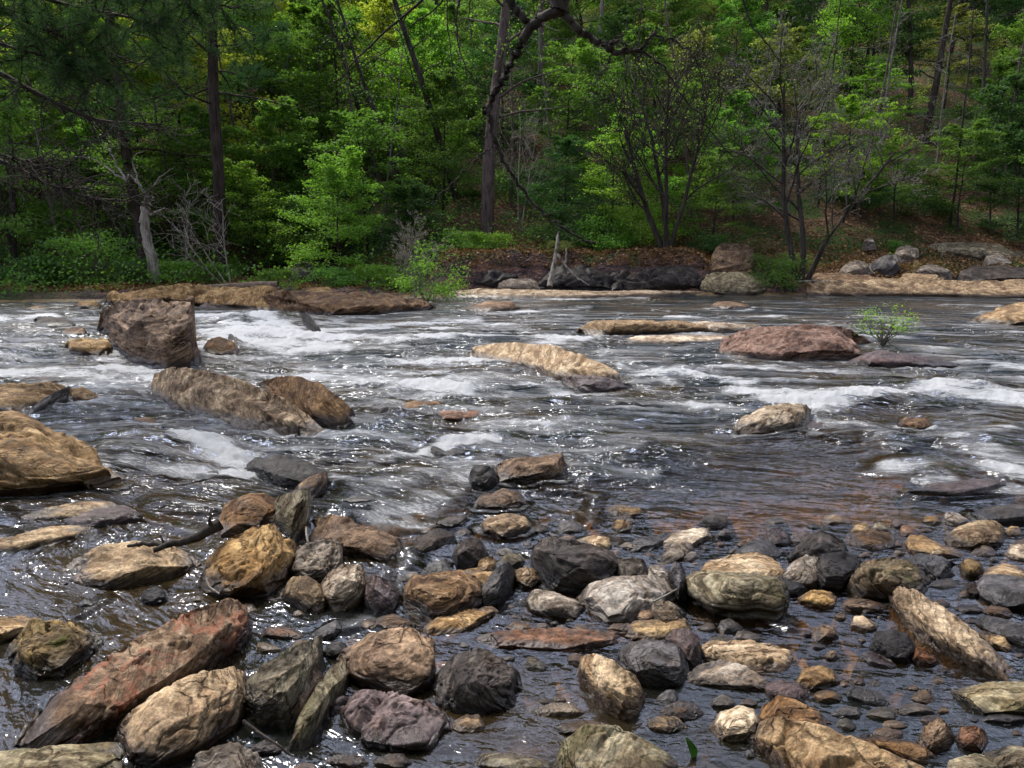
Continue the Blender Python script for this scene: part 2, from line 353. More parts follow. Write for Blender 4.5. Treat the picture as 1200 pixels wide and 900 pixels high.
def water_mat():
    k = N('river_water'); g = k.n('NewGeometry').outputs['Position']
    foam = k.attr('foam'); murk = k.attr('murk'); turb = k.attr('turb')
    fl = k.attr('flow', False)                    # position laid along the current
    def ridge(v): return k.math('SUBTRACT', 1.0, k.math('ABSOLUTE', k.math('MULTIPLY', k.math('SUBTRACT', v, .5), 4.0)))
    r0 = k.noise(k.vmul(fl, (1.0, .42, 1)), 1.5, 3, .50, .5)
    r2 = k.noise(k.vmul(fl, (1.0, .45, 1)), 4.6, 3, .50, .7)
    r1 = k.noise(k.vmul(fl, (1.0, .50, 1)), 14, 2, .50, .8)
    r3 = k.noise(k.vmul(fl, (1.0, .60, 1)), 34, 2, .50, .5)
    nearw = k.attr('near')
    h = k.math('MULTIPLY', r3, k.math('MULTIPLY', nearw, k.math('ADD', .0018, k.math('MULTIPLY', turb, .006))))
    h = k.math('ADD', h, k.math('MULTIPLY', r1, k.math('MULTIPLY', k.math('ADD', .25, k.math('MULTIPLY', nearw, .75)), k.math('ADD', .007, k.math('MULTIPLY', turb, .028)))))
    h = k.math('ADD', h, k.math('MULTIPLY', r2, k.math('ADD', .014, k.math('MULTIPLY', turb, .22))))
    h = k.math('ADD', h, k.math('MULTIPLY', r0, k.math('MULTIPLY', turb, .55)))
    nrm = k.bump(h, 1.0, 1.0)
    fr = k.n('Fresnel', i_IOR=1.40, i_Normal=nrm).outputs[0]
    gl = k.n('BsdfGlossy', i_Roughness=.12, i_Normal=nrm)
    gl.inputs[0].default_value = (.88, .92, 1.0, 1)
    tr = k.n('BsdfTransparent'); tr.inputs[0].default_value = (.92, .72, .42, 1)
    dn = k.n('BsdfDiffuse', i_Normal=nrm)
    dc = k.mix(k.rng(k.noise(g, .5, 4, .6), .40, .62), (.010, .012, .010), (.040, .026, .010)); k.put(dn.inputs[0], dc)
    un = k.n('MixShader', i_0=murk); k.put(un.inputs[1], tr.outputs[0]); k.put(un.inputs[2], dn.outputs[0])
    ws = k.n('MixShader', i_0=fr); k.put(ws.inputs[1], un.outputs[0]); k.put(ws.inputs[2], gl.outputs[0])
    # foam: streaks and bubbles
    f1 = k.noise(k.vmul(fl, (1.0, .30, 1)), 11, 9, .80, 1.4); f2 = k.noise(k.vmul(fl, (1, .7, 1)), 42, 6, .85, .8); f3 = k.noise(k.vmul(fl, (1, .22, 1)), 2.6, 5, .65, .9)
    fn = k.math('ADD', k.math('MULTIPLY', f1, .42), k.math('ADD', k.math('MULTIPLY', f2, .26), k.math('MULTIPLY', f3, .32)))
    fn = k.math('MULTIPLY', k.math('SUBTRACT', fn, .5), 4.2)
    ff = k.rng(k.math('ADD', fn, foam), .64, 1.12)
    soft = k.rng(k.math('ADD', k.math('MULTIPLY', k.math('SUBTRACT', f3, .5), 2.4), foam), .35, 1.15)
    ff = k.math('MAXIMUM', ff, k.math('MULTIPLY', soft, .42))
    fd = k.n('BsdfDiffuse', i_Normal=k.bump(k.math('ADD', f1, f2), .9, .05)); fd.inputs[0].default_value = (.90, .91, .92, 1)
    ft = k.n('BsdfTranslucent'); ft.inputs[0].default_value = (.75, .76, .72, 1)
    fm = k.n('MixShader', i_0=.25); k.put(fm.inputs[1], fd.outputs[0]); k.put(fm.inputs[2], ft.outputs[0])
    out = k.n('MixShader', i_0=k.math('MULTIPLY', ff, .93)); k.put(out.inputs[1], ws.outputs[0]); k.put(out.inputs[2], fm.outputs[0])
    return k.surf(out.outputs[0])
M['water'] = water_mat()
# ---------------------------------------------------------------- river water, bed, hill
def lod_grid(Ya, Yb, nr, umax, nc, p=1.5):
    Yr = np.geomspace(Ya, Yb, nr)
    t = np.linspace(-1, 1, nc); u = np.where(abs(t) < .82, t / .82 * .74, np.sign(t) * (.74 + (umax - .74) * ((abs(t) - .82) / .18)**p))
    return Yr[:, None] * u[None, :], Yr[:, None] + 0 * u[None, :]
WAKES = []
# foam strokes: (half width in metres across view, strength, points as picture positions on the water)
FOAM = [
 (9, 1.25, [(228,372),(262,378),(300,392),(340,398),(375,398)]), (11, 1.2, [(250,392),(300,404),(350,407),(400,402)]), (7, 1.1, [(300,378),(335,384),(352,395)]),
 (5, 1.0, [(370,404),(430,400),(490,399),(545,396)]), (5, 1.05, [(372,390),(430,384),(500,379),(560,375)]), (3.5, .8, [(520,372),(600,366),(690,361)]),
 (10, .55, [(380,455),(440,462),(520,470),(600,480)]), (9, .6, [(330,432),(400,428),(470,440)]), (12, .6, [(400,520),(470,505),(560,500),(640,500)]), (14, .62, [(395,590),(440,575),(500,560),(545,545)]), (10, .55, [(0,385),(50,384),(105,388)]), (8, .6, [(560,470),(700,480),(840,490)]), (12, .6, [(960,500),(1060,520),(1180,505)]), (7, .6, [(560,385),(620,378),(680,372)]), (9, .5, [(180,590),(250,600),(330,575)]), (7,.6,[(230,470),(240,500),(215,520)]),
 (5, .75, [(0,394),(60,398),(110,405)]), (6, .7, [(0,412),(50,420),(100,425)]), (7, .95, [(0,438),(60,436),(120,440),(200,436)]), (9, 1.0, [(122,420),(150,432),(190,446),(215,440)]),
 (3, .9, [(108,415),(125,440),(140,452)]), (8, .95, [(60,370),(30,372),(0,374)]),
 (9, 1.0, [(300,444),(350,444),(420,448),(500,452),(545,460)]), (5, .7, [(410,440),(500,440),(545,428)]), (5, .6, [(500,462),(620,466),(700,470)]),
 (13, 1.3, [(222,522),(262,532),(300,545),(318,552)]), (9, .9, [(150,550),(200,556),(260,556),(320,560)]), (5, .8, [(130,500),(180,505),(215,520)]),
 (9, 1.0, [(385,545),(430,545),(480,535),(540,520),(575,515)]), (8, .7, [(390,560),(420,575),(460,590)]), (13, .85, [(445,600),(490,590),(530,575),(545,560)]), (12, .75, [(500,612),(450,615),(430,600)]),
 (3.5, .95, [(608,392),(650,394),(700,401)]), (5, .8, [(545,420),(575,438),(620,452),(668,462)]), (4, .8, [(725,430),(760,440),(800,452)]),
 (6, 1.05, [(740,440),(790,438),(840,441),(880,448)]), (8.5, 1.08, [(860,456),(910,468),(960,474),(1010,470),(1060,464),(1110,458),(1160,463),(1210,470)]), (9, .7, [(960,482),(1010,478),(1080,468),(1140,470)]),
 (5, .9, [(1165,432),(1210,434),(1260,436)]), (9, .8, [(945,488),(990,500),(1035,515),(1060,525)]), (15, .95, [(1125,520),(1150,530),(1170,545),(1200,555)]), (12, .95, [(1045,552),(1075,550),(1105,560)]), (9, .7, [(1180,575),(1220,585)]),
 (2.5, .75, [(600,352),(680,350),(760,349)]), (2.5, .7, [(780,371),(840,373),(920,371)]), (3, .5, [(900,362),(960,364),(1020,360)]), (3, .6, [(1100,357),(1170,358)]), (3,.5,[(0,366),(60,366),(110,368)]),
 (4, .55, [(690,478),(760,484),(860,478)]), (5, .5, [(600,505),(700,515),(780,510)]), (5, .45, [(640,575),(700,580),(690,615)]), (5, .5, [(130,592),(160,600),(215,620),(235,625)]),
 (6, .55, [(0,600),(20,608)]), (7, .5, [(480,650),(470,690),(455,700)]), (6, .6, [(400,735),(430,725),(470,740)]), (4, .6, [(125,700),(90,720)]), (5, .5, [(350,600),(400,600),(430,590)]),
 (4, .55, [(780,695),(790,720)]), (5, .45, [(880,690),(900,720),(930,735)]), (4, .5, [(1180,755),(1200,760)]), (6,.5,[(285,835),(300,860)]), (5,.5,[(560,500),(620,497),(700,492)]), (6,.55,[(820,420),(860,432),(940,438)]),
]
HUMPS = [ # smooth bulges of water over drowned rocks: px, py, rx, ry(m), height
 (165,525,.75,.55,.17), (100,478,.8,.7,.08), (545,452,1.2,.6,.05), (1010,515,.8,.5,.08), (640,480,1.1,.5,.05), (330,620,.3,.3,.05), (250,575,.5,.4,.07), (400,615,.35,.3,.07),
 (860,430,1.5,.8,.06), (440,560,.5,.3,.05), (700,520,.9,.5,.05), (1090,545,.5,.35,.10), (300,395,1.0,1.2,.18), (310,377,1.9,.8,.26), (1150,520,.8,.5,.09), (1000,466,1.2,.5,.10), (1120,455,1.0,.5,.10), (450,395,2,.8,.06), (620,600,.6,.3,.03), (430,650,.5,.4,.05),
]
def seg_dist(px, py, pts):
    d = np.full(px.shape, 1e9)
    for (a, b), (c, e) in zip(pts[:-1], pts[1:]):
        vx, vy = c - a, e - b; t = np.clip(((px - a) * vx + (py - b) * vy * 6) / (vx * vx + vy * vy * 6 + 1e-9), 0, 1)
        d = np.minimum(d, np.hypot((px - a - t * vx) * .45, py - b - t * vy))
    return d
def water_attrs(X, Y):
    Z = H(X, Y); px, py = project(X, Y, Z)
    foam = np.zeros(X.shape)
    wob = 3.5 * fbm(X * 1.1, Y * .7, 3.3, 3)
    for wd, s, pts in FOAM:
        xs = [p[0] for p in pts]; ys = [p[1] for p in pts]; m = (px > min(xs) - 90) & (px < max(xs) + 90) & (py > min(ys) - 45) & (py < max(ys) + 45)
        if m.any():
            dd = seg_dist(px[m], py[m] + wob[m] * wd / 9, pts)
            foam[m] = np.maximum(foam[m], s * np.exp(-(dd / (wd * 1.05))**2 * .9))
    for bp_ in WAKES:      # broken white collar where the current meets a rock
        xs = [p[0] for p in bp_]; ys = [p[1] for p in bp_]; m = (px > min(xs) - 40) & (px < max(xs) + 40) & (py > min(ys) - 16) & (py < max(ys) + 16)
        if m.any():
            dd = seg_dist(px[m], py[m] - 1.5, bp_); foam[m] = np.maximum(foam[m], .62 * np.exp(-(dd / 3.2)**2))
    foam = foam * (.80 + .38 * fbm(X * .9 + 5, Y * 1.6, 7.0, 4))
    # light streaks wherever the river runs fast
    fast = sst(6.3, 8.5, Y) * (1 - sst(19, 26, Y) * .4)
    right = sst(.12, .42, X / Y) * (1 - sst(8.2, 10, Y))
    fast = fast * (1 - .75 * right)
    foam = np.maximum(foam * 1.2, fast * (.44 + .12 * (1 - sst(-.1, .25, X / Y))) + .04)
    sp_ = .55 * np.clip(fbm(X * .55 + 9, Y * 1.1, 2.0, 3) - .05, 0, 1); foam = foam + fast * sp_
    left = (1 - sst(-.32, -.05, X / Y)) * (1 - sst(6.5, 8, Y))
    turb = np.clip(.12 + .50 * fast + .22 * left + foam * .8, 0, 1.2)
    calm = 1 - sst(4.3, 6.0, Y)
    turb = turb * (1 - .62 * calm)
    # how much of the bed is hidden: shallow clear pools in front, deep water beyond
    murk = sst(5.2, 8.2, Y)
    murk = np.maximum(murk * (1 - .45 * right), .0 + .55 * left)
    murk = np.clip(-.06 + .30 * left + murk * .9 + .25 * fbm(X * .6, Y * .6, 8.0, 2), 0, 1)
    murk = np.maximum(murk, .55 * (1 - sst(3.5, 4.1, Y)))
    murk = np.where(Y > 9.5, np.maximum(murk, sst(8.5, 10.5, Y)), murk)
    return foam, turb, murk
def flow_coords(X, Y):
    # the current runs right to left and a little towards us; coordinates bend with it
    wx = .35 * fbm(X * .35, Y * .35, 2.0, 2); ang = R(-24) * (1 - sst(-3, 2, X)) * (1 - sst(6, 10, Y)) + R(-6) + .25 * wx
    c, s = np.cos(ang), np.sin(ang)
    a = X * c + Y * s; b = -X * s + Y * c
    return np.stack([b + .2 * wx, a, 0 * a], -1)   # first axis crosses the current (short waves), second runs along it
def build_water():
    nr, nc = 640, 900
    X, Y = lod_grid(1.4, 36.5, nr, 3.0, nc)
    foam, turb, murk = water_attrs(X, Y)
    Z = H(X, Y)
    fl = flow_coords(X, Y); a, b = fl[..., 0], fl[..., 1]
    lod = 1 - sst(9, 26, Y) * .8
    Z = Z + turb * .05 * lod * fbm(a * 1.7, b * .9, 1.0, 3) + turb * .012 * lod * fbm(a * 7, b * 4, 6.0, 2) * (1 - sst(10, 16, Y)) + .0022 * fbm(a * 9, b * 5, 2.0, 2) * (1 - sst(8, 12, Y))
    for px, py, rx, ry, h in HUMPS:
        hy = float(hit(px, py)[0]); hx = float(ray(px, py)[0]) * hy
        Z = Z + h * np.exp(-((X - hx) / rx)**2 - ((Y - hy) / ry)**2)
    rg = np.abs(fbm(X * 3.2, Y * 2.2, 5.0, 4))
    Z = Z + np.clip(foam - .25, 0, 1.2) * (.07 * (.5 - rg) + .015) * (1 - .5 * sst(18, 28, Y)) * sst(6.2, 7.5, Y)
    V = np.stack([X, Y, Z], -1).reshape(-1, 3)
    me = np_mesh('river_water', V, grid_quads(nr, nc), attrs={'foam': ('P', foam), 'turb': ('P', turb), 'murk': ('P', murk), 'flow': ('VEC', fl), 'near': ('P', 1 - sst(4.5, 11, Y))})
    o = link('river_water', me, M['water']); tag(o, 'dark fast river water with white rapids', 'water', kind='structure')
    # water behind and beside the viewer is closed by the near bank
def build_bed():
    nr, nc = 380, 640
    X, Y = lod_grid(1.0, 37, nr, 3.2, nc)
    Z = bed(X, Y)
    f = 1 - sst(8, 14, Y)
    d1, d2, cid = worley(X * 8 + .5 * fbm(X * 3, Y * 3, 0, 2), Y * 8); e1, e2, cid2 = worley(X * 15 + 7, Y * 15)
    Z = Z + f * (.05 * np.sqrt(np.clip(d2 - d1, 0, 1)) + .02 * np.sqrt(np.clip(e2 - e1, 0, 1)))
    V = np.stack([X, Y, Z], -1).reshape(-1, 3)
    me = np_mesh('river_bed', V, grid_quads(nr, nc), attrs={'cid': ('P', np.where(d2 - d1 < .08, 0, cid))})
    tag(link('river_bed', me, M['bed']), 'cobbled amber river bed under shallow water', 'river bed', kind='structure')
def build_hill():
    xs = np.concatenate([np.linspace(-150, -32, 70), np.linspace(-31.6, 31.6, 380), np.linspace(32, 150, 70)])
    ds = np.concatenate([np.linspace(-1.2, 8, 110), np.geomspace(8.1, 190, 190)])
    X = np.broadcast_to(xs[None, :], (len(ds), len(xs))); Y = shore(X) + ds[:, None]
    Z = np.where(ds[:, None] < 0, hill(X, shore(X)) - .35 + ds[:, None] * .5, hill(X, Y)); Z = np.where(ds[:, None] <= 0, Z, Z - .35 * (1 - sst(0, .5, ds))[:, None])
    c = sst(-4.5, -2.5, X) * (1 - sst(8.5, 10, X)); d = ds[:, None] + 0 * X
    nz = fbm(X * .8, Y * .8, 3.0, 3)
    rock = c * (1 - sst(1.6, 2.5, d + nz * .8)) + (1 - c) * (1 - sst(2.2, 3.6, d + nz)) * sst(-20, -12, X)
    Z = Z + rock * (.12 * fbm(X * 1.6, Y * 1.6, Z * 2, 4) + .05 * np.abs(fbm(X * 5, Y * 5, 0, 2))) * sst(.2, 1, d)
    V = np.stack([X, Y, Z], -1).reshape(-1, 3)
    me = np_mesh('hillside', V, grid_quads(len(ds), len(xs)), attrs={'rock': ('P', np.clip(rock, 0, 1))})
    tag(link('hillside', me, M['ground']), 'wooded hillside with leaf litter rising from the far bank', 'hill', kind='structure')
    # near bank behind the viewer and land out to the horizon
    xs = np.linspace(-160, 160, 60); ys = np.array([-160, -60, -20, -8, -3, -1, 0.4, 1.2]); zz = np.array([26, 9, 3.2, 1.6, .9, .62, .3, -.05])
    X, Y = np.meshgrid(xs, ys); Z = zz[:, None] + .25 * fbm(X * .2, Y * .2, 0, 3) * (Y < 0)
    me = np_mesh('near_bank', np.stack([X, Y, Z], -1).reshape(-1, 3), grid_quads(len(ys), len(xs)), attrs={'rock': ('P', np.zeros(X.size))})
    tag(link('near_bank', me, M['ground']), 'near river bank behind the viewpoint', 'bank', kind='structure')
build_bed(); build_hill()
# ---------------------------------------------------------------- rocks
_rk = [0]; BOX = []
def pts(s): return [tuple(float(q) for q in p.split(',')) for p in s.split()]
def rock(mat, top, bot, label, cat='rock', name='rock', r=.75, te=.38, ov=.10, a=None, lay=1.0, rough=1.0, group=None, Y=None, sink=.28, res=1.0, p=1.08):
    """a stone seen at these picture positions: upper outline | water line. r: depth against width, te: share of the front face"""
    _rk[0] += 1; k = _rk[0]
    if group is not None and ('near shallows' in group): rough *= .55 + .6 * ((k * 0.618034) % 1.0)
    tp, bp = pts(top), pts(bot)
    if group is not None:                      # the planes below shave the stones, so start a little larger
        gx_, gy_ = (1.09, 1.08) if group == FG else (1.03, 1.05)
        if group != BK:
            cx_ = (tp[0][0] + tp[-1][0]) / 2; cy_ = (min(q[1] for q in tp) + max(q[1] for q in bp)) / 2
            tp = [(cx_ + (x_ - cx_) * gx_, cy_ + (y_ - cy_) * gy_) for x_, y_ in tp]; bp = [(cx_ + (x_ - cx_) * gx_, cy_ + (y_ - cy_) * gy_) for x_, y_ in bp]
    x0, x1 = tp[0][0], tp[-1][0]
    if bp[0][0] > x0 + .5: bp = [(x0, tp[0][1])] + bp
    if bp[-1][0] < x1 - .5: bp = bp + [(x1, tp[-1][1])]
    W = x1 - x0; BOX.append((x0, min(q[1] for q in tp), x1, max(q[1] for q in bp)))
    nc = int(np.clip(W * .62 * res, 16, 150)); 
    s = .5 - .5 * np.cos(np.linspace(0, np.pi, nc)); s = .55 * s + .45 * np.linspace(0, 1, nc)
    xs = x0 + W * s
    def smooth_interp(P):
        y = np.interp(xs, [q[0] for q in P], [q[1] for q in P])
        return y
    yt, yb = smooth_interp(tp), smooth_interp(bp)
    yt = np.minimum(yt, yb - .15)
    wig = (yb - yt).max() * .035 * rough
    yt = yt + wig * fbm(xs / W * 7, k * 3.1, 0, 3) * np.clip((yb - yt) / ((yb - yt).max() * .3), 0, 1)
    Hh = yb - yt; hm = Hh.max()
    Yf = hit(xs, yb) if Y is None else np.full(nc, float(Y))
    Ym = float(np.median(Yf)); Wm = W / F * Ym
    nh = np.clip(Hh / hm, 0, 1)
    D = r * Wm * np.clip(nh, .02, 1)**.6
    # keep the crest above the water behind it
    if group == MID: WAKES.append(list(zip(xs[::4].tolist(), yb[::4].tolist())))
    if Y is None:
        Yw = hit(xs, yt); D = np.minimum(D, np.clip((Yw - Yf) * .80, .01, None))
    nv = int(np.clip(hm * .75 * res, 12, 90)); nb = max(6, nv // 3); nu = 3
    t = np.linspace(0, 1, nv)[:, None]
    fr = np.where(t < te, -ov * np.sin(np.pi * t / te) * .9 + .10 * t / te, .10 + .90 * np.clip((t - te) / (1 - te), 0, 1)**p)
    # soften the edge between face and top
    kk = np.ones(3) / 3
    if nv > 14: fr = np.apply_along_axis(lambda v: np.convolve(np.pad(v, 1, 'edge'), kk, 'valid'), 0, fr)
    edgew = .06 * fbm(xs[None, :] / W * 4, t * 2.5, k * 1.7, 3) * np.sin(np.pi * t)
    Yd = Yf[None, :] + D[None, :] * (fr + edgew)
    py = yb[None, :] + (yt - yb)[None, :] * t
    ax, az = ray(xs[None, :] + 0 * py, py)
    X = ax * Yd; Z = CZ + az * Yd
    base = np.asarray(surf(X[0], Yf), float) if Y is None else Z[0].copy()
    # under the water line in front
    fx, fy, fz = [], [], []
    for q in range(nu, 0, -1):
        u_ = (q / nu); fy.append(Yd[0] - .9 * min(sink, .5 * Wm) * u_ * np.clip(nh, .2, 1)); fx.append(X[0] * fy[-1] / Yd[0] + (s - .5) * 1.3 * min(sink, .5 * Wm) * u_); fz.append(Z[0] - sink * u_**1.3)
    # back side: over the crest and down
    bx, by, bz = [], [], []
    ct = Yd[-1]; zt = Z[-1]; dz = zt - (base - sink)
    slope = (Z[-1] - Z[-3]) / np.maximum(Yd[-1] - Yd[-3], 1e-3); slope = np.clip(slope, -.2, .35)
    Db = np.maximum(.32 * D, .25 * np.maximum(zt - base, 0)) + .01
    for q in range(1, nb + 1):
        u = q / nb; th = u * np.pi / 2
        by.append(ct + Db * np.sin(th)); bz.append(zt + slope * Db * np.sin(th) * (1 - u) * .6 - dz * (1 - np.cos(th))); bx.append(X[-1] * by[-1] / ct)
    X = np.vstack([fx, X, bx]); Yd = np.vstack([fy, Yd, by]); Z = np.vstack([fz, Z, bz])
    nr = X.shape[0]
    C = np.array([X.mean(), Yd.mean(), Z.mean()])
    P = np.stack([X, Yd, Z], -1) - C
    if a is None:
        ly = [(yt[-1] + yb[-1]) / 2 - (yt[0] + yb[0]) / 2]; m1 = np.polyfit(xs, (yt + yb) / 2, 1)[0]; a = math.degrees(math.atan(-m1)) * .9
    ar = math.radians(a); e1 = np.array([math.cos(ar), .1, math.sin(ar)]); e3 = np.array([-math.sin(ar), -.38, math.cos(ar)]); e1 /= np.linalg.norm(e1); e3 /= np.linalg.norm(e3); e3 -= e1 * e3.dot(e1); e3 /= np.linalg.norm(e3); e2 = np.cross(e3, e1)
    st = np.stack([P @ e1, P @ e2, P @ e3], -1)
    L = max(min(Wm, 2.2 * hm / F * Ym), .05); o1 = k * 7.7
    gy = np.gradient(P, axis=0); gx = np.gradient(P, axis=1); nrm = np.cross(gx, gy); nrm /= np.linalg.norm(nrm, axis=-1)[..., None] + 1e-9
    if nrm[nu + nv // 2, nc // 2, 1] > 0 and nrm[nu + nv // 2, nc // 2, 2] < 0: nrm = -nrm
    q = st / L
    # flat faces: planes that cut the rough shape
    rk = np.random.default_rng(k * 13 + 5)
    vis = P[nu:nu + nv].reshape(-1, 3)
    ext = np.array([max(Wm * .5, .02), max(float(np.ptp(P[..., 1])) * .5, .02), max(float(np.ptp(P[nu:nu + nv, :, 2])) * .5, .02)])
    keep_amt = .23 * L * rough
    for c_ in range(15):
        n_ = rk.normal(size=3); n_[1] = -abs(n_[1]) * .9 - .15; n_[2] = abs(n_[2]) * .8 + (.25 if c_ % 2 else -.1)
        if c_ < 6: n_ = e3 * (.9 + .2 * rk.normal()) + rk.normal(size=3) * .25
        n_ /= np.linalg.norm(n_)
        if n_[2] < -.3: n_ = -n_
        pr = vis @ n_; h_ = np.quantile(pr, rk.uniform(.76, .94))
        d_ = P @ n_ - h_ ; d_ = d_ + .007 * L * fbm(q[..., 0] * 3 + c_, q[..., 1] * 3, q[..., 2] * 3, 2)
        sil = 1 - .75 * np.clip((np.arange(nr) - nu - nv * .8) / (nv * .2), 0, 1) * (np.arange(nr) < nu + nv + 2)
        d_ = np.clip(d_, 0, keep_amt * (1 - .75 * abs(n_[0]))) * sil[:, None]
        P = P - n_ * d_[..., None]
    st = np.stack([P @ e1, P @ e2, P @ e3], -1); q = st / L
    gy = np.gradient(P, axis=0); gx = np.gradient(P, axis=1); n2 = np.cross(gy, gx); n2 /= np.linalg.norm(n2, axis=-1)[..., None] + 1e-9
    n2 *= np.sign((n2 * nrm).sum(-1).mean()) or 1; nrm = n2
    big = fbm(q[..., 0] * 1.1 + o1, q[..., 1] * 1.1, q[..., 2] * 1.8, 2)
    warp = fbm(q[..., 0] * .8 + o1, q[..., 1] * 1.0, q[..., 2] * 1.2 + 4, 3)
    def strat(fq, wv, ph):
        sl = q[..., 2] * fq + warp * wv + ph; f_ = sl - np.floor(sl); lv = _perm[(np.floor(sl).astype(np.int64)) & 255] / 255.0
        return np.clip(f_ / .12, 0, 1) * np.clip((1 - f_) / .10, 0, 1) * (.30 + .70 * lv) * (.8 + .2 * f_), lv
    saw, lv1 = strat(3.2, .7, o1); saw2, lv2 = strat(13, 2.0, o1 * 2)
    mod = np.clip(.45 + 1.1 * fbm(q[..., 0] * 1.1 + 3, q[..., 1] * 2, q[..., 2] * 2.0 + o1, 2), 0, 1.2)
    crease = np.abs(fbm(q[..., 0] * 1.6 + o1, q[..., 1] * 2.0, q[..., 2] * 4.5, 4))
    chip = np.clip(fbm(q[..., 0] * 2.6 + o1, q[..., 1] * 2.6, q[..., 2] * 4.2, 4) - .28, 0, 1)
    fine = fbm(q[..., 0] * 8 + o1, q[..., 1] * 10, q[..., 2] * 26, 3)
    disp = L * rough * (.016 * big + lay * mod * (  .060 * (saw - .5) + .018 * (saw2 - .5)) - .075 * np.clip(.10 - crease, 0, 1) * 3 - .07 * chip + .006 * fine)
    fade = np.clip(np.minimum(np.arange(nc), np.arange(nc)[::-1]) / 2.5, 0, 1)[None, :]
    inner = np.ones(nr); inner[:nu] = .5
    disp = np.clip(disp, -.12 * L, .12 * L) * fade * inner[:, None]
    thin = np.clip((Hh / F * Ym) / (.10 * L + 1e-6), .15, 1)[None, :]
    P = P + nrm * (disp * thin)[..., None]
    hw = (P[..., 2] + C[2]) - base[None, :] + (0 if Y is None or mat == 'black' else .4)
    hw = hw * float(np.clip(.27 / max(float(hw.max()), .02), 1, 4.5))      # a low stone keeps a dry top
    cl = P[:, 0].mean(0); cr_ = P[:, -1].mean(0)
    V = np.concatenate([P.reshape(-1, 3), cl[None], cr_[None]])
    stf = np.concatenate([st.reshape(-1, 3), st[:, 0].mean(0)[None], st[:, -1].mean(0)[None]])
    hwf = np.concatenate([hw.ravel(), [hw[:, 0].mean(), hw[:, -1].mean()]])
    Q = grid_quads(nr, nc, True); n0 = nr * nc
    i = np.arange(nr); i2 = (i + 1) % nr
    T = np.concatenate([np.stack([i * nc, i2 * nc, np.full(nr, n0)], -1), np.stack([i2 * nc + nc - 1, i * nc + nc - 1, np.full(nr, n0 + 1)], -1)])
    me = np_mesh(name, V, Q, attrs={'st': ('VEC', stf), 'hw': ('P', hwf)}, tris=T)
    o = link(name, me, M[mat]); o.location = C
    tag(o, label, cat, group)
    return o
FG = 'river stones in the near shallows'; MID = 'rocks standing in the rapids'; BK = 'rocks along the far bank'
B_ = 'boulder'
# -- far bank
rock('tan', "98,352 130,343 165,338 200,334 300,334 322,338 340,347 352,356", "130,360 180,362 230,358 290,362 335,372 352,370", 'flat tan bedrock ledge behind the massive boulder on the left', 'ledge', 'rock_ledge', rough=1.7, r=.32, te=.3, a=-4, lay=1.6, group=BK, p=1.1)
rock('brown', "240,346 262,341 330,338 380,341 420,343 470,347 495,350 512,360", "262,352 300,364 330,374 400,372 450,370 505,367", 'purplish brown rock shelf at the foot of the far bank, above the small waterfall', 'ledge', 'rock_ledge', rough=1.7, r=.35, te=.3, a=-3, lay=1.8, group=BK, p=1.1)
rock('tan', "355,343 362,337 385,336 392,341", "362,346 386,346", 'small tan block perched on the left shelf beside the green tuft', group=BK, Y=27.5)
rock('tan', "205,350 222,341 250,338 275,342 282,350", "225,354 262,354", 'flat block lying on the bedrock ledge just right of the massive boulder', 'slab', 'rock_slab', te=.6, a=-3, lay=1.5, group=BK, Y=26.2, r=.4)
rock('brown', "282,356 292,344 318,341 345,346 356,356", "300,363 335,364", 'dark stepped block in the middle of the left rock shelf', 'block', 'rock_block', te=.6, a=-12, lay=1.6, group=BK, Y=25.8, r=.4)
rock('tan', "345,364 362,352 392,351 415,357 424,366", "360,371 405,371", 'tilted slab on the right half of the left rock shelf', 'slab', 'rock_slab', te=.5, a=-8, lay=1.8, group=BK, Y=25.4, r=.4)
rock('brown', "418,364 432,354 458,352 480,358 492,366", "435,370 478,369", 'broken slab at the right end of the left rock shelf', 'slab', 'rock_slab', te=.5, a=-6, lay=1.8, group=BK, Y=25.6, r=.4)
rock('purple', "228,362 240,354 262,354 278,362", "240,367 268,369", 'wet purplish lip of the left shelf above the waterfall', te=.5, a=-10, group=BK, Y=24.6, r=.4)
rock('cream', "500,346 560,338 600,339 700,341 780,340 836,342", "560,350 640,351 700,350 800,348", 'long pale sandy ledge under the dark cut bank', 'ledge', 'rock_ledge', rough=.8, r=.12, te=.3, a=0, lay=1.4, group=BK, p=1)
rock('brown', "537,363 552,357 575,352 598,353 613,361", "560,366 600,367", 'low brown rocks in the far water in front of the sandy ledge', group=BK, a=6)
rock('black', "512,332 524,306 552,298 582,300 604,312 616,334", "530,338 570,339 605,338", 'black wet outcrop of the cut bank behind the river shrub', 'outcrop', 'rock_outcrop', r=.5, group=BK, Y=31.6, a=10, rough=1.4)
rock('grey', "578,338 586,324 603,318 622,324 634,339", "600,341 625,341", 'rounded grey boulder at the foot of the cut bank', B_, 'boulder', group=BK, Y=31.2)
rock('black', "622,338 634,312 662,300 700,298 724,312 732,336", "650,341 700,342 725,340", 'black wet outcrop under the dead stump on the far bank', 'outcrop', 'rock_outcrop', r=.5, group=BK, Y=31.6, rough=1.4)
rock('dark', "712,332 728,306 765,296 802,297 828,308 836,330", "740,340 790,342 828,338", 'broad dark outcrop of the cut bank left of the mossy grey boulder', 'outcrop', 'rock_outcrop', r=.45, group=BK, Y=31.8, a=-8, rough=1.5, lay=1.6)
rock('brown', "826,322 838,292 852,277 872,275 884,290 888,318", "850,325 884,323", 'upright reddish boulder leaning above the mossy grey boulder', B_, 'boulder', group=BK, Y=32.6, r=.8)
rock('olive', "818,338 828,322 848,317 880,315 897,320 906,337", "825,345 862,347 902,345", 'mossy grey boulder at the water edge below the twiggy tree', B_, 'boulder', group=BK, r=.55, te=.5, rough=1.3)
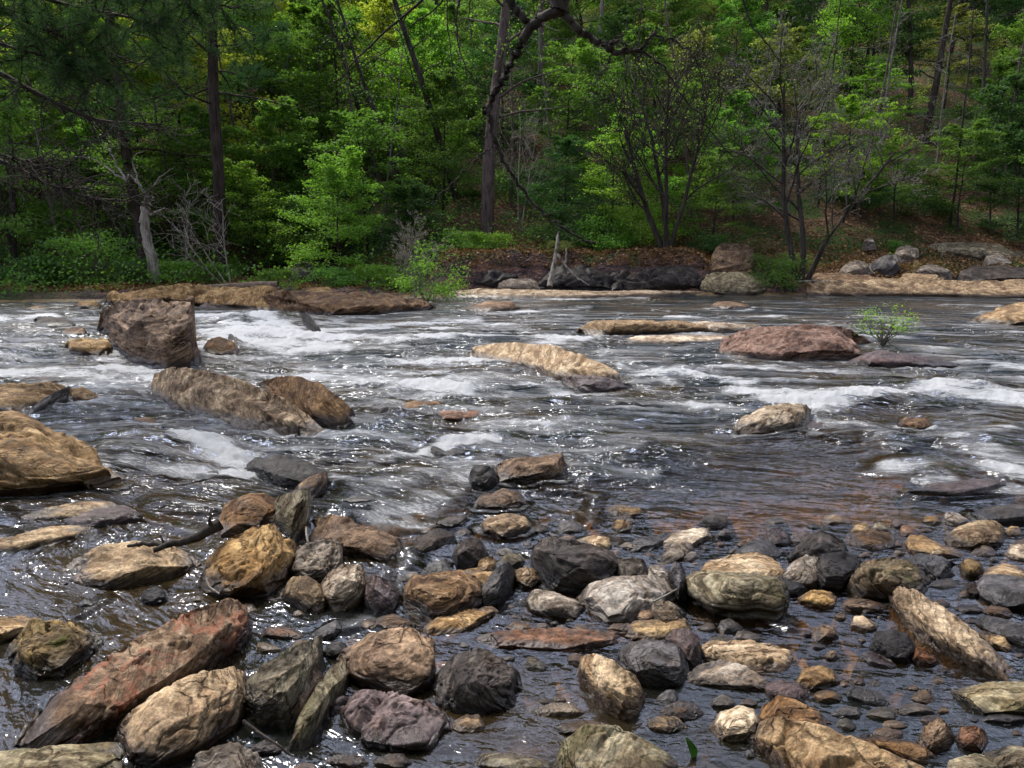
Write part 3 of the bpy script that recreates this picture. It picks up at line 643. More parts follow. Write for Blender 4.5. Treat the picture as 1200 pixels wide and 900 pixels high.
rock('tan', "905,340 940,328 1000,326 1060,327 1128,329 1200,328 1320,330", "950,348 1050,347 1150,349 1320,350", 'wide pale flat ledge along the far bank on the right', 'ledge', 'rock_ledge', rough=.8, r=.1, te=.35, a=-1, lay=1.8, group=BK, p=1)
rock('brown', "905,333 930,322 985,318 1040,323 1062,331", "950,334 1010,335 1055,334", 'brown layered shelf lying on the pale right ledge', 'ledge', 'rock_ledge', rough=1.7, r=.2, te=.4, a=-2, lay=1.8, group=BK, Y=31.9)
rock('tan', "1052,328 1060,319 1080,316 1105,318 1110,326", "1062,331 1100,332", 'thick square slab leaning below the pale oval stone', 'slab', 'rock_slab', r=.6, group=BK, Y=32.6, a=-6)
rock('grey', "1073,318 1082,309 1098,306 1112,311 1118,321", "1085,321 1105,323", 'pale oval stone on the leaf litter above the right ledge', group=BK, Y=33.4, a=-12)
rock('grey', "1047,302 1052,289 1062,284 1078,289 1079,300", "1058,303 1072,305", 'rounded grey stone among leaves left of the mossy rock wall', group=BK, Y=36)
rock('slate', "1015,317 1022,303 1038,296 1052,297 1055,306", "1030,321 1048,318", 'dark slanting stone at the base of the leafy slope, right bank', group=BK, Y=34.2, a=25)
rock('grey', "982,320 992,308 1008,301 1020,305 1024,318", "995,322 1018,322", 'grey stone beside the trunk foot of the twiggy tree', group=BK, Y=33.6, a=20)
rock('grey', "1012,283 1017,277 1023,278 1026,285", "1018,287", 'small grey stone alone high on the leafy slope', group=BK, Y=37)
rock('olive', "1075,293 1090,283 1120,281 1160,285 1200,292 1290,296", "1100,297 1150,305 1200,312 1290,314", 'long mossy rock wall jutting from the slope at the right edge', 'outcrop', 'rock_outcrop', r=.22, te=.6, group=BK, Y=36.5, a=-5, rough=1.5, lay=1.8)
rock('grey', "1151,309 1157,294 1172,291 1186,297 1189,309", "1165,313 1182,313", 'pale lichen patched block at the end of the mossy rock wall', group=BK, Y=35.6)
rock('dark', "1120,322 1140,312 1180,311 1230,314 1262,322", "1150,328 1200,328 1240,327", 'low dark outcrop between the rock wall and the pale right ledge', 'outcrop', 'rock_outcrop', r=.4, group=BK, Y=33.2, lay=1.5)
rock('dark', "338,324 345,308 354,300 364,303 372,322", "345,330 367,330", 'dark purplish rock in the mouth of the gully', B_, 'boulder', group=BK, Y=31.5, rough=1.4)
rock('tan', "84,358 95,353 110,352 122,359", "92,362 112,363", 'small pale rock in the far water at the upper left', group=BK)
rock('gold', "26,362 42,358 64,361", "45,364", 'thin golden rock strip at the far left shore', group=BK)
rock('black', "345,372 356,367 366,371 374,382 379,394", "352,378 364,392 372,396", 'dark rock splitting the small waterfall', group=MID, a=-35)
# -- rapids
rock('brown', "113,388 118,366 132,352 158,346 190,345 212,347 224,352 229,372 226,395 226,420", "122,398 140,412 158,426 186,434 218,432 226,425", 'massive cracked brown boulder towering above the left rapids', B_, 'boulder', r=.8, te=.55, ov=.05, a=18, lay=1.3, rough=1.2, group=MID, res=1.3)
rock('gold', "72,410 82,396 102,393 124,397 133,410", "80,417 105,420 128,418", 'orange tan low rock at the left foot of the massive boulder', group=MID, te=.25)
rock('brown', "66,393 78,385 96,381 102,390", "84,394 98,394", 'small flat brown rock just upstream of the orange tan rock', group=MID, te=.25)
rock('dark', "36,375 43,369 60,371 80,375 90,380", "40,383 65,384 84,382", 'low dark rock alone in the upper left water', group=MID, a=-8)
rock('brown', "237,410 243,397 258,394 272,400 281,411", "242,416 262,419 278,416", 'round brown rock right of the massive boulder, below the waterfall', group=MID)
rock('black', "254,397 270,391 284,398 289,408", "268,405 285,411", 'wet black rock behind the round brown one at the waterfall foot', group=MID)
rock('tan', "180,458 184,440 205,431 240,430 268,436 300,448 335,462 365,484 388,510", "181,464 205,480 245,494 300,504 350,512 378,517", 'long tilted tan slab with deep layers, between the left rapids', 'slab', 'rock_slab', r=.5, te=.32, ov=.04, a=-24, lay=2.0, rough=.7, group=MID, res=1.3)
rock('brown', "298,452 325,443 350,443 378,450 402,466 414,480 420,492", "330,484 365,496 392,506 412,500", 'smooth brown back of the tilted slab, sloping right into the foam', 'slab', 'rock_slab', r=.5, te=.3, ov=.0, a=-28, lay=1.4, rough=.6, group=MID)
rock('tan', "-70,478 0,486 22,488 46,498 75,512 103,524 122,538 138,553 150,564", "-70,584 0,582 50,578 90,571 125,571 145,568", 'huge smooth tan boulder cut off by the left edge', B_, 'boulder', r=.55, te=.5, ov=.22, a=-25, lay=1.2, group=MID, res=1.3)
rock('tan', "-40,452 5,449 40,446 70,452 86,460", "-40,490 20,489 50,484 72,474", 'pale ribbed slab above the huge left boulder', 'slab', 'rock_slab', r=.6, te=.3, a=-10, lay=1.8, group=MID)
rock('purple', "8,450 25,443 60,441 86,443 90,447", "40,452 75,450", 'thin reddish slab behind the pale ribbed slab at the left', 'slab', 'rock_slab', te=.5, group=MID, a=2)
rock('black', "28,484 45,470 62,460 82,453 85,458", "38,488 60,485 78,473", 'dark pointed stone leaning on the pale ribbed slab', group=MID, a=30, r=.4)
rock('gold', "78,468 84,455 98,453 112,462 122,470", "88,476 110,476", 'small golden rock right of the dark pointed stone', group=MID, te=.3)
rock('black', "126,464 138,457 156,457 173,466", "135,468 162,469", 'low black rock in the foam below the massive boulder', group=MID)
rock('brown', "143,488 158,484 180,491 199,503", "162,495 186,501", 'thin brown sliver above the smooth water dome at the left', group=MID, te=.3, a=-20)
rock('cream', "542,419 556,409 580,404 612,403 650,407 690,420 718,434 733,447", "560,423 600,430 632,437 660,450 690,457 722,455", 'long pale ribbed slab at the centre of the river', 'slab', 'rock_slab', r=.45, te=.22, ov=.0, a=-12, lay=1.3, rough=.6, group=MID, res=1.2)
rock('purple', "655,446 672,438 700,440 735,447 742,454", "668,460 700,463 735,459", 'wet purple toe at the lower end of the central pale slab', group=MID, te=.3, r=.4)
rock('tan', "676,388 690,377 722,374 770,375 820,376 850,380 862,386", "682,395 720,393 770,392 820,390 855,391", 'long low wall of blocky layers upstream at centre right', 'ledge', 'rock_ledge', r=.25, te=.75, a=2, lay=1.6, rough=1.3, group=MID)
rock('cream', "780,381 830,376 880,380 912,385", "800,390 850,393 900,389", 'pale flat sheet to the right of the blocky wall', 'ledge', 'rock_ledge', r=.3, te=.2, a=-4, group=MID)
rock('cream', "712,400 745,394 790,393 850,393 880,395", "750,405 800,406 860,401", 'pale thin sheet of rock in front of the blocky wall', 'ledge', 'rock_ledge', r=.25, te=.2, a=0, group=MID)
rock('plum', "841,408 850,396 868,387 900,381 940,378 985,380 1014,391 1027,404", "845,420 880,427 930,431 975,433 1003,427 1022,416", 'large flat brown slab carrying the left side of the river shrub', 'slab', 'rock_slab', r=.8, te=.24, ov=.16, a=-3, lay=1.5, rough=1.0, p=1.0, group=MID, res=1.2)
rock('purple', "990,425 1015,415 1035,409 1072,414 1110,421 1137,428", "1010,433 1060,432 1112,430", 'thin dark slab trailing right of the large flat brown slab', 'slab', 'rock_slab', r=.4, te=.4, a=-5, lay=1.4, group=MID)
rock('brown', "829,360 842,353 862,354 884,359", "848,362 872,363", 'small brown rock in the far water below the mossy grey boulder', group=MID)
rock('tan', "1137,375 1155,367 1180,359 1200,356 1250,356", "1150,380 1185,381 1250,384", 'reddish tan rock at the right edge in the upper water', group=MID, te=.5, a=22)
rock('cream', "858,503 870,489 895,478 925,472 946,474 954,484 951,497", "864,508 892,509 928,506 948,502", 'pale rounded boulder standing alone in the right rapids', B_, 'boulder', r=.55, te=.5, a=12, group=MID, res=1.4)
rock('purple', "930,503 952,494 975,499 995,510 1008,520", "955,514 985,522", 'wet purple rock trailing right of the pale rounded boulder', group=MID, te=.3, a=-20)
rock('brown', "1052,497 1062,489 1084,489 1096,498", "1058,505 1076,507 1093,503", 'small square brown rock among the right rapids', group=MID, te=.6, res=1.6)
rock('slate', "1072,546 1084,539 1100,543 1113,559", "1088,556 1104,560", 'grey wedge poking from the foam above the flat purple slab', group=MID, a=-35)
rock('purple', "1062,574 1100,567 1140,562 1168,562 1179,569", "1078,580 1125,582 1176,578", 'flat purple slab awash in the right rapids', 'slab', 'rock_slab', te=.35, group=MID, a=4, r=.4)
rock('black', "1137,601 1158,594 1200,590 1260,589", "1146,611 1180,614 1260,614", 'black flat slab cut off by the right edge', 'slab', 'rock_slab', te=.6, group=MID, a=3)
rock('rust', "506,485 520,478 548,475 570,478 588,486", "515,492 548,494 576,492", 'flat reddish rock in the water below the central pale slab', group=MID, te=.35, lay=1.4)
rock('brown', "455,481 478,472 502,465 522,467 526,472", "480,480 515,478", 'low brown rock upstream left of the flat reddish one', group=MID, a=15)
rock('black', "434,488 446,478 454,477 457,483", "447,490", 'little black tip beside the low brown rock', group=MID, a=30)
rock('black', "501,529 508,522 522,528 535,524 553,526", "512,534 535,535 548,531", 'small black notched rock at mid river', group=MID)
rock('brown', "580,552 586,541 602,537 640,535 658,531 664,545", "586,566 620,567 650,565 665,560", 'square ended dark brown block at mid river', 'block', 'rock_block', te=.55, ov=.06, r=.55, group=MID, res=1.6)
rock('black', "549,562 553,548 565,542 577,548 584,560", "553,572 568,576 582,570", 'round black rock touching the left end of the square block', group=MID, te=.6, res=1.6)
rock('brown', "551,593 563,581 588,574 608,577 618,588", "555,598 590,600 612,597", 'smooth brown rock with pale top, upper of two below the square block', group=MID, te=.4, res=1.5)
rock('tan', "560,618 570,607 598,602 616,607 623,617", "563,624 582,630 602,630 618,624", 'tan topped rock with dark underside, lower of two below the square block', group=MID, te=.5, ov=.2, res=1.5)
rock('black', "286,549 300,538 328,534 358,542 382,552 392,561", "295,562 330,569 368,575 389,569", 'wet black hump right of the big tilted slab foot', group=MID, te=.4, a=-12)
rock('brown', "344,573 362,558 381,552 386,558 383,570", "350,579 370,583 382,576", 'brown tooth in front of the wet black hump', group=MID, a=25)
rock('slate', "206,567 228,556 254,551 256,556", "228,567 250,562", 'dark sliver in the white water at the left', group=MID, a=18)
rock('dark', "402,586 418,580 438,582 442,586", "418,590 436,589", 'dark low rock in the turbulent water left of the square block', group=MID)
# -- near stones
g = dict(group=FG)
rock('gold', "24,606 55,595 95,589 125,589 138,594", "35,609 75,612 120,606", 'flat golden top of the purple slab near the left edge', 'slab', 'rock_slab', te=.3, a=8, lay=1.4, **g)
rock('purple', "70,610 110,598 142,593 156,598 163,605", "85,617 130,618 160,611", 'wet purple slab sloping right below the huge left boulder', 'slab', 'rock_slab', te=.45, a=6, **g)
rock('tan', "-30,634 20,627 55,619 90,617 112,617", "-30,644 20,648 60,640 105,624", 'narrow tan rock pointing right at the left edge', te=.4, ov=.2, a=6, **g)
rock('gold', "66,678 78,662 112,645 152,637 188,639 214,650 230,662", "76,683 125,688 178,688 208,678 228,668", 'pointed golden rock with two long ribs', r=.55, te=.4, ov=.12, a=14, lay=2.0, res=1.4, **g)
rock('black', "164,703 170,691 182,687 192,694 196,704", "172,710 190,709", 'small black stone below the ribbed golden rock', te=.5, res=2, **g)
rock('black', "90,709 100,702 113,706", "102,714", 'tiny black stone in the blue riffle at the left', res=2, **g)
rock('brown', "253,617 266,592 286,582 308,577 326,586 330,604", "256,629 282,630 308,622 326,614", 'brown tilted block behind the shaggy light brown boulder', 'block', 'rock_block', te=.45, a=-20, r=.8, res=1.4, **g)
rock('olive', "318,606 324,584 342,577 362,574 366,586 362,606", "322,618 338,634 350,641 360,626", 'grey green wedge standing on its point', te=.75, ov=.0, a=60, r=.9, res=1.4, **g)
rock('tan', "236,678 246,656 270,630 292,621 318,615 326,624 340,640 346,656", "240,692 272,700 312,694 338,680", 'shaggy light brown boulder with a dark hollow below', B_, 'boulder', r=.75, te=.55, ov=.30, a=25, lay=1.2, rough=1.3, res=1.4, **g)
rock('grey', "268,696 286,683 308,681 324,687", "284,702 312,699", 'flat grey stone lying in the shade of the shaggy boulder', te=.3, res=1.5, **g)
rock('grey', "336,666 348,643 372,633 394,636 402,652 399,668", "340,674 364,684 386,682 398,674", 'knobbly grey rock in the middle of the left cluster', te=.5, a=20, rough=1.5, res=1.5, **g)
rock('brown', "362,628 368,609 388,606 420,615 450,624 466,632 471,646", "370,642 400,656 430,665 460,665 471,656", 'long smooth brown rock sloping right in the left cluster', te=.45, a=-14, r=.6, res=1.4, **g)
rock('gold', "329,697 342,679 358,675 374,686 382,702", "335,704 352,713 370,723 380,716", 'golden brown cobble at the front of the left cluster', 'cobble', te=.5, a=-20, res=1.8, rough=1.2, **g)
rock('cream', "374,690 386,672 404,661 420,663 430,678 432,692", "378,706 394,716 415,714 428,704", 'golden cream cobble right of the golden brown one', 'cobble', te=.5, a=30, res=1.8, **g)
rock('purple', "418,692 436,674 450,676 464,692 466,706", "430,711 448,721 462,716", 'wet purple rock pressed against the golden cream cobble', te=.4, a=-30, res=1.5, **g)
rock('dark', "480,646 488,629 512,620 528,624 533,632", "483,652 506,647 527,636", 'dark ragged rock beside the foamy eddy', te=.5, a=25, rough=1.4, res=1.7, **g)
rock('black', "512,613 528,604 546,603 549,609", "520,619 542,617", 'flat black stone above the dark ragged rock', te=.5, res=2, **g)
rock('dark', "530,656 535,640 547,630 561,632 571,648 573,658", "535,666 550,669 567,663", 'upright dark stone with a rough brown side', te=.6, a=-30, res=2, **g)
rock('slate', "493,673 504,660 520,653 532,659 531,668", "500,682 516,680 529,674", 'small slate stone left of the upright dark one', te=.5, res=2, **g)
rock('tan', "556,668 564,655 577,651 582,660 580,670", "564,674 576,674", 'small pale tan stone right of the upright dark one', te=.4, a=35, res=2, **g)
rock('tan', "515,682 535,669 562,665 580,670 588,680", "540,692 578,692", 'tan rock half hidden behind the charcoal stone', te=.4, a=6, res=1.5, **g)
rock('brown', "474,694 486,678 510,672 540,672 556,678 567,693", "478,712 492,723 530,722 560,710", 'chunky brown rock with tan top and dark face left of the charcoal stone', te=.55, ov=.12, a=8, lay=1.3, res=1.5, **g)
rock('slate', "559,702 570,680 582,665 594,660 602,670 603,684", "568,710 584,708 599,694", 'smooth charcoal stone leaning on the chunky brown rock', te=.5, a=50, lay=.5, res=1.7, **g)
rock('tan', "597,680 604,668 618,665 630,670 634,680", "606,688 626,688", 'round tan cobble between the charcoal stone and the big black block', 'cobble', te=.4, res=2, **g)
rock('tan', "491,740 515,724 550,713 574,711 582,718", "505,744 540,740 574,727", 'long tan brown rock lying under the chunky brown one', te=.4, a=14, rough=1.2, res=1.5, **g)
rock('dark', "626,660 629,640 640,630 665,631 695,638 714,648 725,662 727,676", "630,682 655,692 690,694 720,688", 'big blackish block with flat layered front', 'block', 'rock_block', te=.62, ov=.04, a=-10, lay=1.3, r=.6, res=1.5, **g)
rock('cream', "676,633 696,628 712,631 718,642", "690,641 710,648", 'small pale stone behind the big blackish block', te=.5, a=-20, res=2, **g)
rock('grey', "617,703 628,692 650,695 672,703 686,713", "625,716 652,726 680,723", 'flat brown grey stone in front of the big blackish block', te=.5, a=-12, lay=1.6, res=1.7, **g)
rock('pale', "681,700 694,686 720,678 750,677 776,681 791,690", "688,716 710,729 740,729 772,716 789,702", 'large pale grey slab with a wet dark front edge', 'slab', 'rock_slab', te=.45, ov=.06, a=12, lay=1.6, r=.6, res=1.5, **g)
rock('grey', "720,674 724,657 740,651 754,655 759,672 758,684", "726,687 752,688", 'smooth rounded grey cobble behind the large pale slab', 'cobble', te=.5, lay=.4, res=2, **g)
rock('pale', "756,675 763,663 775,662 784,671 786,684", "760,688 782,688", 'pinkish pale cobble right of the rounded grey one', 'cobble', te=.5, lay=.4, res=2, **g)
rock('slate', "784,674 789,660 797,658 802,668 804,690", "786,695 796,704 804,702", 'narrow dark stone standing on edge beside the layered block', te=.8, ov=0, a=75, res=2, **g)
rock('slate', "733,641 748,631 768,626 784,624 784,632", "742,647 764,648 778,638", 'dark grey wedge stone pointing left at the pebbly spit', te=.4, a=12, res=2, **g)
rock('cream', "772,636 790,625 812,620 828,620 832,630", "785,643 805,641 826,637", 'cream coloured stone at the upper end of the pebbly spit', te=.4, a=12, res=2, **g)
rock('grey', "768,656 785,643 800,637 812,637 810,645", "780,661 798,657 808,649", 'thin grey flake lying under the cream stone', te=.4, a=22, res=2, **g)
rock('cream', "726,641 736,634 748,636 756,642", "738,646 752,646", 'little cream pebble left of the dark grey wedge', 'pebble', res=2.5, **g)
rock('grey', "792,654 800,647 815,647 818,654", "800,658 815,658", 'small flat grey pebble below the thin grey flake', 'pebble', res=2.5, **g)
rock('tan', "704,598 726,592 748,595 758,602", "720,603 750,609", 'tan stone almost drowned in the brown shallows', te=.3, a=-12, res=1.8, **g)
rock('slate', "839,628 849,618 858,621 862,627", "848,632 858,631", 'dark purple stone tip in the brown shallows', res=2, **g)
rock('purple', "891,634 902,619 914,617 924,628 927,636", "900,639 920,639", 'triangular purple stone at the edge of the brown shallows', te=.4, res=2, **g)
rock('purple', "924,634 934,623 950,622 960,631", "935,640 954,639", 'low purple stone right of the triangular one', te=.3, res=2, **g)
rock('cream', "818,676 832,660 860,651 885,650 906,658 918,672", "830,684 870,686 912,682", 'cream topped slab lying on the thick layered block', 'slab', 'rock_slab', te=.35, a=4, lay=1.2, res=1.5, **g)
rock('olive', "804,690 812,677 840,673 880,674 904,678 917,686 922,704", "806,702 822,717 868,723 904,724 920,716", 'thick block with horizontal dark and tan layers', 'block', 'rock_block', te=.72, ov=.05, a=-3, lay=3.2, r=.5, res=1.6, **g)
rock('pale', "912,679 928,660 944,651 956,656 961,672 961,684", "925,686 950,688", 'grey triangular stone right of the cream topped slab', te=.5, a=35, lay=.6, res=1.8, **g)
rock('dark', "924,652 942,632 962,623 984,633 994,646 994,656", "938,662 972,662 990,658", 'dark angular stone behind the grey triangular one', te=.5, a=-10, res=1.7, **g)
rock('black', "952,674 964,652 986,647 1006,654 1014,668", "960,688 985,691 1010,684", 'round black wet rock left of the mossy boulder', te=.6, res=1.7, **g)
rock('black', "906,686 918,679 938,680 948,689", "914,696 940,698", 'flat black stone at the foot of the grey triangular one', te=.5, res=2, **g)
rock('tan', "936,701 952,692 972,693 983,702", "942,712 974,713", 'pinkish tan stone in the amber pool', te=.4, res=2, **g)
rock('moss', "994,692 1002,670 1018,656 1042,650 1066,656 1082,670 1090,688", "1000,699 1030,702 1065,698 1086,693", 'mossy brown boulder above the long tan log shaped rock', B_, 'boulder', te=.62, ov=.15, a=-25, rough=1.4, r=.7, res=1.5, **g)
rock('tan', "1062,636 1068,628 1082,628 1100,637 1118,644 1129,650", "1068,646 1090,652 1120,655", 'tan stone with a pebble lying on its end', te=.4, a=-18, res=1.8, **g)
rock('cream', "1086,650 1094,643 1104,644 1108,651", "1095,655 1104,655", 'tan pebble resting on the end of a tan stone', 'pebble', res=2.5, **g)
rock('tan', "1108,632 1120,620 1142,612 1166,611 1173,618 1175,630", "1115,639 1145,642 1173,639", 'orange tan flat rock in the water at the right', te=.45, a=8, res=1.7, **g)
rock('slate', "1060,657 1080,650 1106,652 1121,660 1121,670", "1068,669 1094,679 1114,681", 'smooth blue grey stone behind the mossy boulder', te=.5, lay=.5, a=-12, res=1.8, **g)
rock('gold', "1124,662 1133,653 1147,655 1152,668", "1130,675 1148,676", 'rough golden pebble right of the blue grey stone', 'pebble', te=.5, res=2.2, **g)
rock('slate', "1146,686 1156,675 1180,675 1210,678 1250,684", "1150,701 1172,712 1250,716", 'dark grey boulder half cut by the right edge', B_, 'boulder', te=.5, a=-10, res=1.5, **g)
rock('gold', "1041,697 1054,689 1078,696 1110,716 1146,744 1176,770 1198,789", "1044,704 1062,730 1088,756 1130,777 1165,792 1188,799", 'long golden log shaped rock lying diagonally at the right', r=.42, te=.45, ov=.0, a=-38, lay=1.4, res=1.4, **g)
rock('slate', "1142,729 1158,723 1188,729 1215,736 1250,744", "1165,745 1192,756 1250,770", 'smooth slate rock above the end of the log shaped one', te=.4, a=-14, lay=.6, res=1.5, **g)
rock('tan', "1145,741 1160,738 1178,748 1188,762", "1160,757 1178,768", 'tan stone squeezed between the log shaped rock and the slate one', te=.4, a=-30, res=1.7, **g)
rock('dark', "1116,713 1128,708 1144,709 1156,717", "1130,719 1148,720", 'thin dark flat stone right of the log shaped rock', te=.5, res=2, **g)
rock('black', "1021,757 1028,742 1046,739 1062,744 1072,758 1075,768", "1025,766 1048,774 1070,775", 'shiny black stone in front of the amber pool', te=.55, lay=.4, res=1.9, **g)
rock('rust', "1068,772 1074,760 1084,758 1098,770 1101,777", "1076,780 1094,781", 'orange red cobble touching the shiny black stone', 'cobble', te=.4, lay=.3, res=2.2, **g)
rock('olive', "1120,809 1142,805 1170,801 1210,801 1260,803", "1130,826 1152,836 1260,838", 'greenish grey flat slab at the lower right edge', 'slab', 'rock_slab', te=.45, ov=.12, a=2, lay=1.3, res=1.5, **g)
rock('tan', "934,799 942,785 960,781 976,786 982,798", "938,808 970,810", 'round tan cobble right of the purple oval stone', 'cobble', te=.45, res=2, **g)
rock('purple', "896,804 914,797 938,800 950,812", "903,819 926,824 945,821", 'purple oval stone beside the pale leaf shaped one', te=.4, lay=.3, res=2, **g)
rock('pale', "803,792 824,779 846,774 872,782 892,796 903,810", "810,801 840,804 868,811 892,815", 'pale grey leaf shaped stone', te=.3, ov=.1, a=-14, lay=1.0, r=.6, res=1.7, **g)
rock('cream', "820,762 840,752 872,752 902,755 920,764 930,776", "825,776 850,780 880,787 922,785", 'cream coloured long stone above the leaf shaped one', te=.4, ov=.06, a=-5, lay=1.6, res=1.6, **g)
rock('slate', "724,774 732,759 752,752 778,752 796,760 804,776 806,790", "728,792 746,803 790,804 804,798", 'dark cube like stone with pale top edge', 'block', 'rock_block', te=.62, ov=.02, a=-8, lay=.7, r=.75, res=1.7, **g)
rock('purple', "778,752 788,739 804,737 818,745 822,762 822,770", "790,762 806,778 820,780", 'lavender speckled stone behind the dark cube like one', te=.5, a=-30, lay=.5, res=1.9, **g)
rock('tan', "728,742 744,729 775,727 800,726 808,736", "740,750 770,750 800,748", 'broad brown stone behind the lavender speckled one', te=.4, a=4, res=1.7, **g)
rock('cream', "679,790 684,774 702,767 722,776 742,792 753,812 753,826", "683,801 700,826 720,844 740,843 750,834", 'cream and ochre rock tilted towards the viewer, below the flat reddish slab', te=.45, a=-45, lay=.8, rough=1.2, res=1.7, **g)
rock('rust', "553,750 590,740 650,737 700,741 735,740 742,747", "580,759 650,764 700,764 738,755", 'flat reddish brown slab barely above the water', 'slab', 'rock_slab', te=.3, ov=.0, a=2, lay=.8, res=1.4, r=.3, **g)
rock('dark', "511,808 517,786 534,769 560,764 586,772 604,790 611,812", "516,824 540,838 582,836 606,826", 'round dark boulder with a cracked ridge and wet sides', B_, 'boulder', te=.45, ov=.08, a=-45, lay=.8, rough=1.5, r=.85, res=1.7, **g)
rock('cream', "832,853 846,835 866,828 882,834 890,850", "840,864 868,870 888,866", 'smooth cream cobble at the pool edge', 'cobble', te=.45, lay=.4, res=1.8, **g)
rock('brown', "892,846 896,828 914,819 938,825 962,838 976,850", "900,862 950,866", 'tan hump behind the large ochre slab at the bottom right', te=.35, a=-12, res=1.6, **g)
rock('tan', "884,868 896,853 922,847 958,855 1000,869 1042,886 1075,900 1105,925", "890,890 920,914 965,940 1100,955", 'large ochre slab at the bottom right, the nearest to the viewer', 'slab', 'rock_slab', te=.35, ov=.0, a=-20, lay=1.8, r=.45, res=1.5, **g)
rock('brown', "1000,866 1025,861 1060,868 1085,877 1097,889", "1030,878 1065,894 1092,898", 'thin brown slab behind the large ochre one', te=.5, a=-10, res=1.6, **g)
rock('brown', "1075,868 1084,852 1100,842 1112,852 1118,866", "1084,880 1108,881", 'rough brown cobble standing in the lower right riffle', 'cobble', te=.55, rough=1.4, res=2, **g)
rock('rust', "1120,868 1128,853 1142,849 1154,858 1158,868", "1130,881 1150,880", 'round rusty cobble with a wet rim, lower right', 'cobble', te=.4, lay=.3, res=2, **g)
rock('olive', "1142,896 1156,881 1184,875 1220,878 1250,890", "1160,910 1250,922", 'mossy cobble in the bottom right corner', 'cobble', te=.5, res=1.6, **g)
rock('olive', "1098,912 1116,893 1142,886 1168,892 1184,910", "1110,930 1170,932", 'tan green cobble left of the corner one, cut by the bottom edge', 'cobble', te=.5, res=1.6, **g)
rock('olive', "652,902 664,872 690,854 722,854 756,870 784,888 806,920", "660,935 720,945 796,940", 'grey green rock rising from the bottom edge at centre', te=.35, ov=.0, a=-30, lay=1.2, r=.6, res=1.6, **g)
rock('purple', "391,842 398,824 418,815 456,818 494,830 518,842 527,858", "404,854 432,874 480,882 522,874", 'dark purplish slab with wavy layers at the bottom left of centre', 'slab', 'rock_slab', te=.35, ov=.05, a=-14, lay=2.4, r=.6, res=1.6, **g)
rock('brown', "398,772 420,752 450,742 480,744 503,752 507,772 505,792", "405,792 430,803 470,817 498,806", 'wet block with golden top behind the wavy slab', 'block', 'rock_block', te=.55, ov=.1, a=8, rough=1.3, res=1.6, **g)
rock('olive', "286,818 292,798 306,780 334,760 360,752 378,750 378,764 374,790", "289,832 310,852 330,860 352,838 370,805", 'tall angular rock with pale upper face, left of the standing slab', te=.55, ov=.02, a=35, r=.85, rough=1.2, res=1.6, **g)
rock('brown', "334,846 342,818 352,800 366,784 378,792 378,808", "342,852 356,842 370,822", 'narrow brown rock wedged before the standing slab', te=.6, a=55, res=1.7, **g)
rock('olive', "337,874 350,842 370,806 388,784 402,777 409,786 407,798", "345,884 360,878 384,838 402,812", 'slab standing on edge in the lower left group', 'slab', 'rock_slab', te=.5, ov=.0, a=55, r=.9, res=1.7, **g)
rock('red', "22,872 32,848 60,820 96,792 150,756 200,722 236,706 258,706 276,718 284,734", "28,880 76,880 130,853 190,818 240,783 270,762 283,748", 'long red rock lying diagonally at the lower left, largest of the near stones', B_, 'boulder', r=.38, te=.55, ov=.12, a=34, lay=.6, rough=1.1, res=1.3, **g)
rock('tan', "138,868 146,846 170,824 205,804 245,790 272,786 284,798 285,812", "144,886 190,894 230,882 272,852 284,828", 'pale brown boulder tucked under the red one', B_, 'boulder', te=.5, ov=.18, a=22, r=.6, lay=.8, res=1.5, **g)
rock('olive', "-60,892 0,884 50,878 100,872 132,870 143,884", "-60,940 70,935 138,906", 'long olive rock along the bottom left edge', te=.35, a=4, lay=1.4, res=1.3, **g)
rock('grey', "216,904 232,886 256,877 278,873 298,884 310,908", "222,930 300,935", 'grey slab cut by the bottom edge near the red rock', 'slab', 'rock_slab', te=.35, a=16, lay=1.6, res=1.6, **g)
rock('gold', "-60,722 -10,724 28,722 48,725 46,735", "-60,765 0,756 22,748 40,738", 'golden flat topped rock cut by the left edge', te=.45, a=2, lay=1.0, **g)
rock('moss', "2,772 14,748 34,728 60,726 88,732 108,742 119,752", "8,792 40,797 72,790 100,770", 'rough ochre boulder with mossy lower side at the left', B_, 'boulder', te=.55, ov=.1, a=-14, rough=1.4, res=1.4, **g)
rock('slate', "988,814 1002,804 1026,810 1042,825", "1000,823 1026,831", 'flat blue grey stone awash in the lower right riffle', te=.3, res=1.8, **g)
rock('rust', "996,800 1003,793 1011,794 1014,802", "1001,805 1010,805", 'little red pebble above the awash blue grey stone', 'pebble', res=2.4, **g)
rock('purple', "1008,770 1020,763 1038,768 1054,782", "1022,780 1046,786", 'lavender stone just under the shiny black one', te=.3, res=1.8, **g)
rock('slate', "872,884 876,879 883,879 886,885", "874,888 884,888", 'single dark pebble lying in the reflecting pool', 'pebble', res=3, **g)
rock('tan', "832,680 846,672 852,678", "842,684", 'pale chip leaning on the left of the cream topped slab', 'pebble', res=2, **g)
rock('grey', "758,718 768,705 784,704 796,714 799,726", "768,732 790,734", 'round brown grey cobble right of the large pale slab', 'cobble', te=.45, res=2, **g)
rock('brown', "740,724 752,712 768,714 776,724", "752,731 768,732", 'small brown cobble between the pale slab and the broad brown stone', 'cobble', te=.45, res=2, **g)
rock('tan', "712,737 720,731 736,731 744,738", "720,742 738,742", 'small tan cobble left of the broad brown stone', 'cobble', te=.4, res=2, **g)
rock('gold', "872,722 890,718 906,724", "888,729", 'small golden stone under the thick layered block', 'pebble', res=2, **g)
rock('brown', "1150,716 1162,709 1180,713 1188,722", "1160,723 1180,726", 'brown cobble before the dark grey boulder at the right edge', 'cobble', te=.4, res=2, **g)
